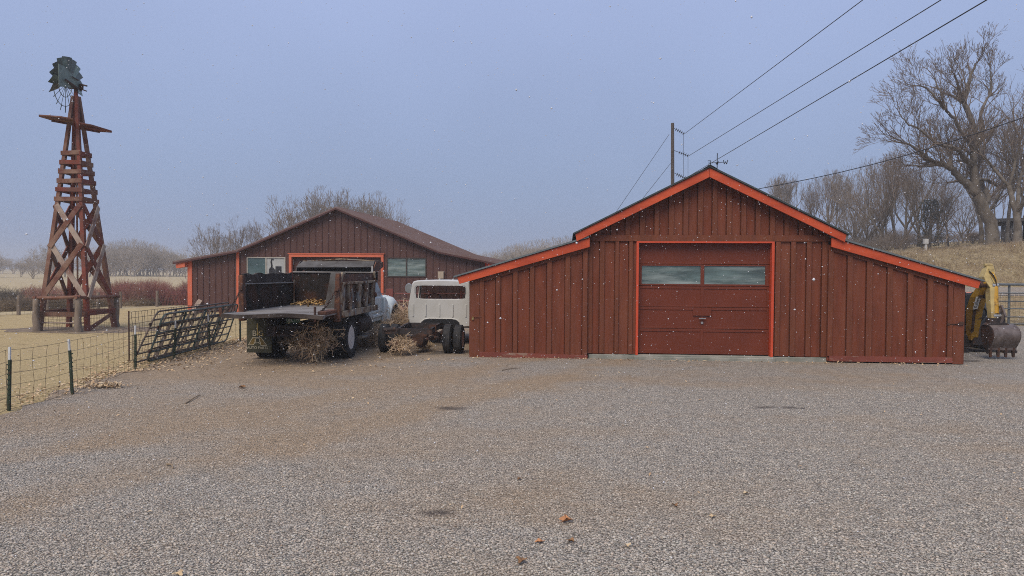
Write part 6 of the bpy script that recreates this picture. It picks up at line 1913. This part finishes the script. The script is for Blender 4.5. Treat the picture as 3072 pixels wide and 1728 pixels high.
mass('far_wood', 'faintest line of trees at the far edge of the left field', sp, seed=4)
# tangled undergrowth on the bank beneath the tall trees
sp = []
for k in range(70):
    px = rr.uniform(2420, 3090); Y = rr.uniform(56, 96)
    p = at_y(px, rr.uniform(672, 722), Y); z = bank_h(p.x, Y); h = max(1.4, p.z - z)
    sp.append((p.x, Y, z - .1, min(h, 4.5), 1.3))
mass('undergrowth', 'tangled grey undergrowth filling the bank beneath the tall bare trees', sp, mat_fine='twig_grey', seed=6, kinds=('far', 'bushy'))

# dark junipers among the undergrowth
def juniper(px, ytop, Y, w, label, seed):
    rs = np.random.RandomState(seed)
    p = at_y(px, 700, Y); z = bank_h(p.x, Y); h = at_y(px, ytop, Y).z - z
    t = thing('juniper', label, 'shrub', (p.x, Y, z), 0)
    tubes_mesh('trunk', [([np.array([0, 0, -.1]), np.array([.05, 0, h * .4]), np.array([0, .05, h * .9])], [.12, .09, .02], 6)], M['bark'], t)
    n = 1500
    zz = rs.rand(n) ** .8; r = (1 - zz * .72) * w * (.35 + .65 * rs.rand(n) ** .5) * (.45 + .9 * rs.rand(n)); a = rs.rand(n) * 6.283
    lob = 1 + .3 * np.sin(a * 3 + seed) + .2 * np.sin(zz * 9 + a * 2)
    c = np.stack([r * lob * np.cos(a), r * lob * np.sin(a), .1 + zz * h * .97], 1)
    d = np.stack([np.cos(a), np.sin(a), rs.rand(n) * 1.2], 1) + rs.normal(size=(n, 3)) * .4
    d /= np.linalg.norm(d, axis=1, keepdims=True); s = np.cross(d, rs.normal(size=(n, 3))); s /= np.linalg.norm(s, axis=1, keepdims=True)
    L = .14 + .14 * rs.rand(n)[:, None]
    V = np.stack([c - s * .03, c + d * L, c + s * .03 + d * .03], 1)
    np_mesh('crown', V, np.arange(n * 3).reshape(-1, 3), M['evergreen'], t)
juniper(2790, 600, 57, 1.5, 'tall dark ragged juniper left of the slight bare tree', 1)

# ------------------------------------------------------------------ brush, willows, weeds, leaves
def stems(name, label, spots, m, kind='stuff', cat='brush', seed=1, nseg=3, curl=.2, r=.006, branch=2):
    rs = np.random.RandomState(seed); P = []
    for (x, y, z, h, lean) in spots:
        a = rs.rand() * 6.283; d = norm(np.array([math.cos(a) * lean, math.sin(a) * lean, 1.0]))
        p = np.array([x, y, z]); pts = [p]
        for i in range(nseg):
            d = norm(d + rs.normal(size=3) * curl); p = p + d * h / nseg; pts.append(p)
        P.append((pts, list(np.linspace(r, r * .45, nseg + 1)), 3))
        for b in range(branch):
            k = rs.randint(1, nseg); q = pts[k]; dd = norm(d + rs.normal(size=3) * .6)
            P.append(([q, q + dd * h * .22, q + norm(dd + rs.normal(size=3) * .3) * h * .42], [r * .6, r * .5, r * .35], 3))
    o = tubes_mesh(name, P, M[m], smooth=False)
    return tag(o, label, cat, kind=kind)
M['bank_straw'] = mat('bank_straw', (.35, .27, .175), .95, .35, .7, (1, .4, 1), col2=(.19, .125, .07), amt2=.5, scale2=.45, edge2=.1, col3=(.50, .42, .29), amt3=.58, scale3=.8)
rr = random.Random(20)
sp = []
A_, B_ = on_ground(300, 918), on_ground(600, 902)
for k in range(4200):
    u = rr.random(); px = 318 + 290 * u; Y = rr.uniform(42, 50)
    x = (px - 1536) / FPX * Y
    h = (1.05 + .35 * math.sin(px * .045) * math.sin(px * .013 + 1) + rr.uniform(-.55, .35)) * (1.2 if rr.random() < .04 else 1)
    sp.append((x, Y, 0, max(.3, h), .3))
stems('willow_thicket', 'deep red willow thicket behind the wire fence', sp, 'willow_red', seed=3, r=.0085, curl=.13)
sp = []
for k in range(1500):
    px = rr.uniform(70, 330); Y = rr.uniform(44, 52); x = (px - 1536) / FPX * Y
    sp.append((x, Y, 0, rr.uniform(.4, 1.05), .3))
stems('willow_thicket', 'thinner reddish brush seen past the windmill legs', sp, 'willow_red', seed=4, r=.0085, curl=.15)
def bush_mass(name, label, blobs, m, n_per, seed, cat='brush', r=.008):
    rs = random.Random(seed); sp = []
    for (x, y, rx, ry, h) in blobs:
        for k in range(n_per):
            a = rs.uniform(0, 6.28); q = math.sqrt(rs.random())
            hh = h * (1 - .55 * q * q) * rs.uniform(.6, 1.05)
            sp.append((x + rx * q * math.cos(a), y + ry * q * math.sin(a), 0, hh, .7))
    return stems(name, label, sp, m, seed=seed, curl=.38, r=r, branch=4, nseg=4, cat=cat)
bl = []
for k in range(15):
    px = -120 + 26 * k + rr.uniform(-8, 8); g = on_ground(px, 944 - k * 1.2 - rr.uniform(1, 9)); bl.append((g.x, g.y + 1.3, rr.uniform(.9, 1.5), 1.0, rr.uniform(.75, 1.15)))
bush_mass('brush', 'tawny brown brush along the fence left of the windmill', bl, 'brush_brown', 210, 8)
bl = []
for k in range(10):
    px = -150 + 30 * k; Y = rr.uniform(45, 52); bl.append(((px - 1536) / FPX * Y, Y, 1.4, 1.2, rr.uniform(.9, 1.4)))
bush_mass('brush', 'dark leafless brush in the ditch at the left edge', bl, 'bark', 160, 9)
bl = []
for k in range(14):
    px = 355 + 17 * k; g = on_ground(px, 921 - k * .6); bl.append((g.x, g.y + 1.2, .8, .7, rr.uniform(.35, .8)))
bush_mass('brush', 'low dark weeds at the foot of the red willows', bl, 'brush_brown', 110, 10)

def tumbleweed(name, label, c, r, sq=1.0, m='tumble', n=260, seed=1, rad_=.0105):
    rs = np.random.RandomState(seed); P = []
    def tw(p, d, L, rr_, lv):
        pts = [p]
        for i in range(3):
            d = norm(d + rs.normal(size=3) * .35); p = p + d * L / 3; pts.append(p)
        P.append((pts, [rr_, rr_ * .85, rr_ * .7, rr_ * .5], 3))
        if lv > 0:
            for j in range(3):
                q = pts[rs.randint(1, 4)]; tw(q, norm(d + rs.normal(size=3) * .9), L * .55, rr_ * .75, lv - 1)
    for k in range(n):
        d = norm(rs.normal(size=3)); d[2] = abs(d[2]) if rs.rand() < .75 else d[2]
        s = d * rs.rand() * .45
        tw(s, norm(d + rs.normal(size=3) * .4), .5 * (.7 + .5 * rs.rand()), rad_ / r, 2 if k % 2 else 1)
    P = [([np.array([p[0] * r, p[1] * r, max(.004, (p[2] * sq + .62 * sq) * r)]) for p in pts], [q * r for q in R], s) for pts, R, s in P]
    o = tubes_mesh(name, P, M[m], smooth=False); o.location = c
    return tag(o, label, 'tumbleweed')
g = on_ground(958, 1078)
tumbleweed('tumbleweed', 'big brown tumbleweed wedged under the dump truck bed', (g.x + .02, 16.95, 0), .66, 1.0, 'tumble', 200, 3, .0125)
g = on_ground(905, 1060)
tumbleweed('tumbleweed', 'darker tumbleweed deeper under the dump truck beside the big one', (g.x + .12, 17.6, .12), .42, .9, 'tumble', 80, 4)
g = on_ground(1205, 1058)
tumbleweed('tumbleweed', 'straw coloured tumbleweed against the left twin tyres of the white chassis', (g.x + .12, 18.35, 0), .46, .85, 'tumble_pale', 120, 5, .0115)
tumbleweed('tumbleweed', 'flat tumbleweed under the axle of the white chassis', (g.x + .55, g.y + .5, 0), .33, .6, 'tumble', 80, 6)
for i, (px, py, Y, r, lab) in enumerate(((1207, 965, 23.4, .62, 'upper tumbleweed piled between the blue wing and the white cab'), (1160, 1000, 21.0, .5, 'middle tumbleweed of the pile between the two trucks'),
                                        (1208, 1010, 22.8, .75, 'tumbleweed of the pile tight against the white cab'), (1128, 1022, 20.2, .4, 'lowest straw tumbleweed by the blue truck running board'))):
    p = at_y(px, py, Y); tumbleweed('tumbleweed', lab, (p.x, Y, max(0, p.z - r * .62)), r, 1.0, 'tumble_pale', 90, 20 + i)
tumbleweed('tumbleweed', 'tumbleweed at the bottom of the pile behind the left chassis wheel', (at_y(1190, 1000, 22.4).x, 22.4, 0), .75, .9, 'tumble_pale', 80, 31)

def leaf_litter(name, label, pts, m, seed, size=(.02, .042), z0=.003, lift=.022):
    """curled dry leaves: each a folded pair of small blades"""
    rs = np.random.RandomState(seed); n = len(pts)
    c = np.array(pts, float); c[:, 2] += z0 + rs.rand(n) * lift
    a = rs.rand(n) * 6.283; s = size[0] + (size[1] - size[0]) * rs.rand(n)
    u = np.stack([np.cos(a), np.sin(a), rs.normal(size=n) * .35], 1); v = np.stack([-np.sin(a), np.cos(a), rs.normal(size=n) * .35], 1)
    up = np.array([0, 0, 1.0])
    f = (.25 + .5 * rs.rand(n))[:, None]
    u *= s[:, None]; v *= (s * .55)[:, None]
    V = np.stack([c - u, c - v + up * f * s[:, None] * .55 - u * .1, c + u + up * s[:, None] * .3, c + v + up * f * s[:, None] * .55 + u * .1], 1)
    V[..., 2] = np.maximum(V[..., 2], .003)
    Fq = np.concatenate([np.arange(n * 4).reshape(-1, 4)[:, [0, 1, 2]], np.arange(n * 4).reshape(-1, 4)[:, [0, 2, 3]]])
    o = np_mesh(name, V, Fq, M[m]); return tag(o, label, 'leaves', kind='stuff')
pts = []
for k in range(4300):
    y = 11 + 14.5 * rr.random() ** .6
    x = -7.75 - .5 * min(1, max(0, (y - 11) / 4))
    w = .22 + .12 * math.sin(y * 2.1) + (.35 if 15.2 < y < 21 else 0)
    pts.append((x + rr.gauss(.05 if y > 15 else -.15, w), y, 0))
leaf_litter('leaves', 'drift of dry tan leaves along the foot of the wire fence and gates', pts, 'leaf', 5)
pts = []
for k in range(700): pts.append((-7.8 - rr.random() ** 1.4 * 14, rr.uniform(11, 27), 0))
leaf_litter('leaves', 'sparse brown leaves scattered over the dormant lawn', pts, 'leaf', 6)
pts = []
for k in range(300):
    a = rr.gauss(0, 1); pts.append((-4.6 + rr.gauss(0, 1.6), 17.2 + rr.gauss(0, 1.2), 0))
leaf_litter('leaves', 'dry leaves caught on the dirt around the dump truck tyres', pts, 'leaf', 7)
pts = []
for k in range(170): pts.append((rr.uniform(-7, 9), 4.8 + 11 * rr.random() ** .8, 0))
leaf_litter('leaves', 'tiny dry leaf scraps spread thinly over the gravel yard', pts, 'leaf', 8, (.012, .03), .012, .01)
pts = []
for k in range(260):
    u = rr.uniform(-6, 6); q = BARN_A.o + BARN_A.M @ Vector((u, -.16 - abs(rr.gauss(0, .14)) - (.06 if -3 < u < 2.9 else .0), 0)); pts.append((q.x, q.y, 0))
leaf_litter('leaves', 'thin line of leaf scraps and chaff along the foot of the red barn', pts, 'leaf', 12, (.015, .035))
g = on_ground(322, 1163)
pts = [(g.x + rr.gauss(0, .17), g.y + rr.gauss(0, .10), abs(rr.gauss(0, .035))) for k in range(240)]
leaf_litter('leaves', 'small tan heap of leaves at the gravel edge between two fence posts', pts, 'leaf', 9)
# gold leaves blown into the dump bed
pts = []
for k in range(420):
    x = rr.gauss(-.45, .34) if k < 230 else rr.uniform(-1.0, .85); y = TRUCK_YF - abs(rr.gauss(0, .33)) - .06
    h = .20 * math.exp(-((x + .5) / .42) ** 2 - ((TRUCK_YF - y) / .4) ** 2) * rr.random() ** .5
    q = TRUCK_M @ Vector((max(-1.08, x), y, TRUCK_FZ + .01 + h * .8)); pts.append(tuple(q))
leaf_litter('leaves', 'gold and brown leaves heaped at the front of the dump bed', pts, 'leaf_gold', 10, (.03, .06))

def single_leaf(label, px, py, s, m, seed, lobes=5):
    s *= .78
    g = on_ground(px, py, .015); rs = random.Random(seed)
    ring = []
    n = lobes * 4
    for k in range(n):
        a = 2 * math.pi * k / n
        r = s * (.55 + .45 * abs(math.cos(a * lobes / 2)) ** 1.5) * rs.uniform(.85, 1.1)
        ring.append((r * math.cos(a), r * math.sin(a) * .85, .25 * s + .55 * s * (abs(math.sin(a)) ** 2) * rs.uniform(.5, 1.2) - .1 * s))
    m_ = MB(); vs = [(0, 0, .05 * s)] + ring; low = [(x, y, z - .002) for x, y, z in vs]
    nn = len(vs)
    m_.add(vs + low, [(0, 1 + k, 1 + (k + 1) % n) for k in range(n)] + [(nn, nn + 1 + (k + 1) % n, nn + 1 + k) for k in range(n)])
    m_.tube([(0, 0, .05 * s), (-.5 * s, -.2 * s, .1 * s), (-1.3 * s, -.3 * s, .12 * s)], .002, 4)
    o = m_.build('fallen_leaf', M[m], loc=(g.x, g.y, .012), rot=(0, 0, rs.uniform(0, 6.28)), recalc=False)
    tag(o, label, 'leaf', 'single leaves on the gravel')
for i, (px, py, s, m, lab, lb) in enumerate(((1700, 1562, .085, 'leaf_orange', 'largest orange lobed leaf lying alone on the near gravel', 5), (1564, 1684, .07, 'leaf_brown', 'brown curled leaf closest to the bottom of the picture', 4),
        (1618, 1625, .05, 'leaf_orange', 'small orange leaf left of the pale leaf pair', 4), (1714, 1622, .045, 'leaf_brown', 'small rusty leaf below the largest orange leaf', 4), (1882, 1636, .045, 'leaf', 'tan leaf to the right of the small rusty leaf', 4),
        (2026, 1516, .05, 'leaf_brown', 'dark brown folded leaf on the gravel right of centre', 3), (2138, 1549, .045, 'leaf', 'pale straw leaf on the gravel below the dark folded leaf', 5), (2237, 1479, .045, 'leaf', 'tan folded leaf furthest right on the gravel', 3),
        (1558, 1436, .04, 'leaf_brown', 'tiny dark red leaf highest up the near gravel', 4), (725, 1163, .10, 'leaf_brown', 'dark clump of leaf on the dirt before the dump truck', 5), (535, 1724, .06, 'leaf', 'tan leaf at the bottom left edge of the gravel', 4))):
    single_leaf(lab, px, py, s, m, 40 + i, lb)
for i, (a, b, lab) in enumerate((((556, 1212), (600, 1186), 'thin broken stick on the gravel left of centre'), ((500, 1395), (520, 1408), 'short twig on the dirt patch at lower left'), ((1506, 1112), (1560, 1106), 'pale straw stem on the gravel before the barn'))):
    p, q = on_ground(*a), on_ground(*b)
    m = MB(); m.tube([(p.x, p.y, .01), ((p.x + q.x) / 2 + .02, (p.y + q.y) / 2, .03), (q.x, q.y, .015)], [.012, .01, .006], 6)
    tag(m.build('stick', M['brush_brown']), lab, 'stick')
# a bit of tall grass at the crest and along the lane
sp = []
for k in range(14000):
    Y = rr.uniform(39.5, 49); x = rr.uniform(14, 42); sp.append((x, Y, bank_h(x, Y) - .02, rr.uniform(.12, .4), .8))
stems('grass', 'long dry tufted grass covering the bank', sp, 'bank_straw', seed=15, r=.009, branch=0, curl=.25, cat='grass')
sp = []
for k in range(3500):
    Y = rr.uniform(30.5, 36); x = rr.uniform(10, 26); sp.append((x, Y, bank_h(x, Y) - .02, rr.uniform(.06, .22), .5))
stems('grass', 'short dry grass behind the pipe corral fence', sp, 'tumble_pale', seed=16, r=.005, branch=0, curl=.25, cat='grass')
# white marker box on the crest
p = at_y(2777, 752, 49.5)
m = MB(); m.box(-.06, .06, -.06, .06, -.3, .55); m.box(-.14, .14, -.1, .1, .45, .8); tag(m.build('marker_box', M['house_white'], loc=(p.x, 49.5, bank_h(p.x, 49.5)), bevel=.01), 'small white box on a post at the crest of the bank', 'utility box')
HAZE = 0.0013

# ------------------------------------------------------------------ falling snow and the grey air
def snowfall():
    rs = np.random.RandomState(5)
    base = np.array([(0, 0, 1), (1, 0, 0), (0, 1, 0), (-1, 0, 0), (0, -1, 0), (0, 0, -1)], float)
    faces = np.array([(0, 1, 2), (0, 2, 3), (0, 3, 4), (0, 4, 1), (5, 2, 1), (5, 3, 2), (5, 4, 3), (5, 1, 4)])
    n = 6800
    Yv = 3.2 + 12.5 * rs.rand(n) ** .55
    X = (rs.rand(n) * 2 - 1) * (Yv * .80 + .4); Z = .05 + rs.rand(n) * (2.4 + Yv * .36)
    r = .003 + .0045 * rs.rand(n) ** 3
    v = base[None] * (1 + .5 * (rs.rand(n, 6, 1) - .5)) * r[:, None, None] * np.stack([.8 + .7 * rs.rand(n), .8 + .4 * rs.rand(n), .7 + .5 * rs.rand(n)], 1)[:, None, :]
    P = v + np.stack([X, Yv, Z], 1)[:, None, :]
    Fq = (faces[None] + (np.arange(n) * 6)[:, None, None]).reshape(-1, 3)
    o = np_mesh('snowflakes', P, Fq, M['snow'], smooth=True)
    tag(o, 'white snowflakes drifting down through the air over the yard', 'snow', kind='stuff')
snowfall()

hz = MB(); hz.box(-900, 900, -14, 920, -1.1, 22.5)
hm = bpy.data.materials.new('haze'); hm.use_nodes = True
hn = hm.node_tree; hn.nodes.clear()
ho = hn.nodes.new('ShaderNodeOutputMaterial'); hv = hn.nodes.new('ShaderNodeVolumePrincipled')
hv.inputs['Color'].default_value = (1.0, 0.975, 0.93, 1)
hv.inputs['Density'].default_value = HAZE
hv.inputs['Anisotropy'].default_value = 0.2
hn.links.new(hv.outputs[0], ho.inputs['Volume'])
tag(hz.build('haze', hm), kind='stuff')
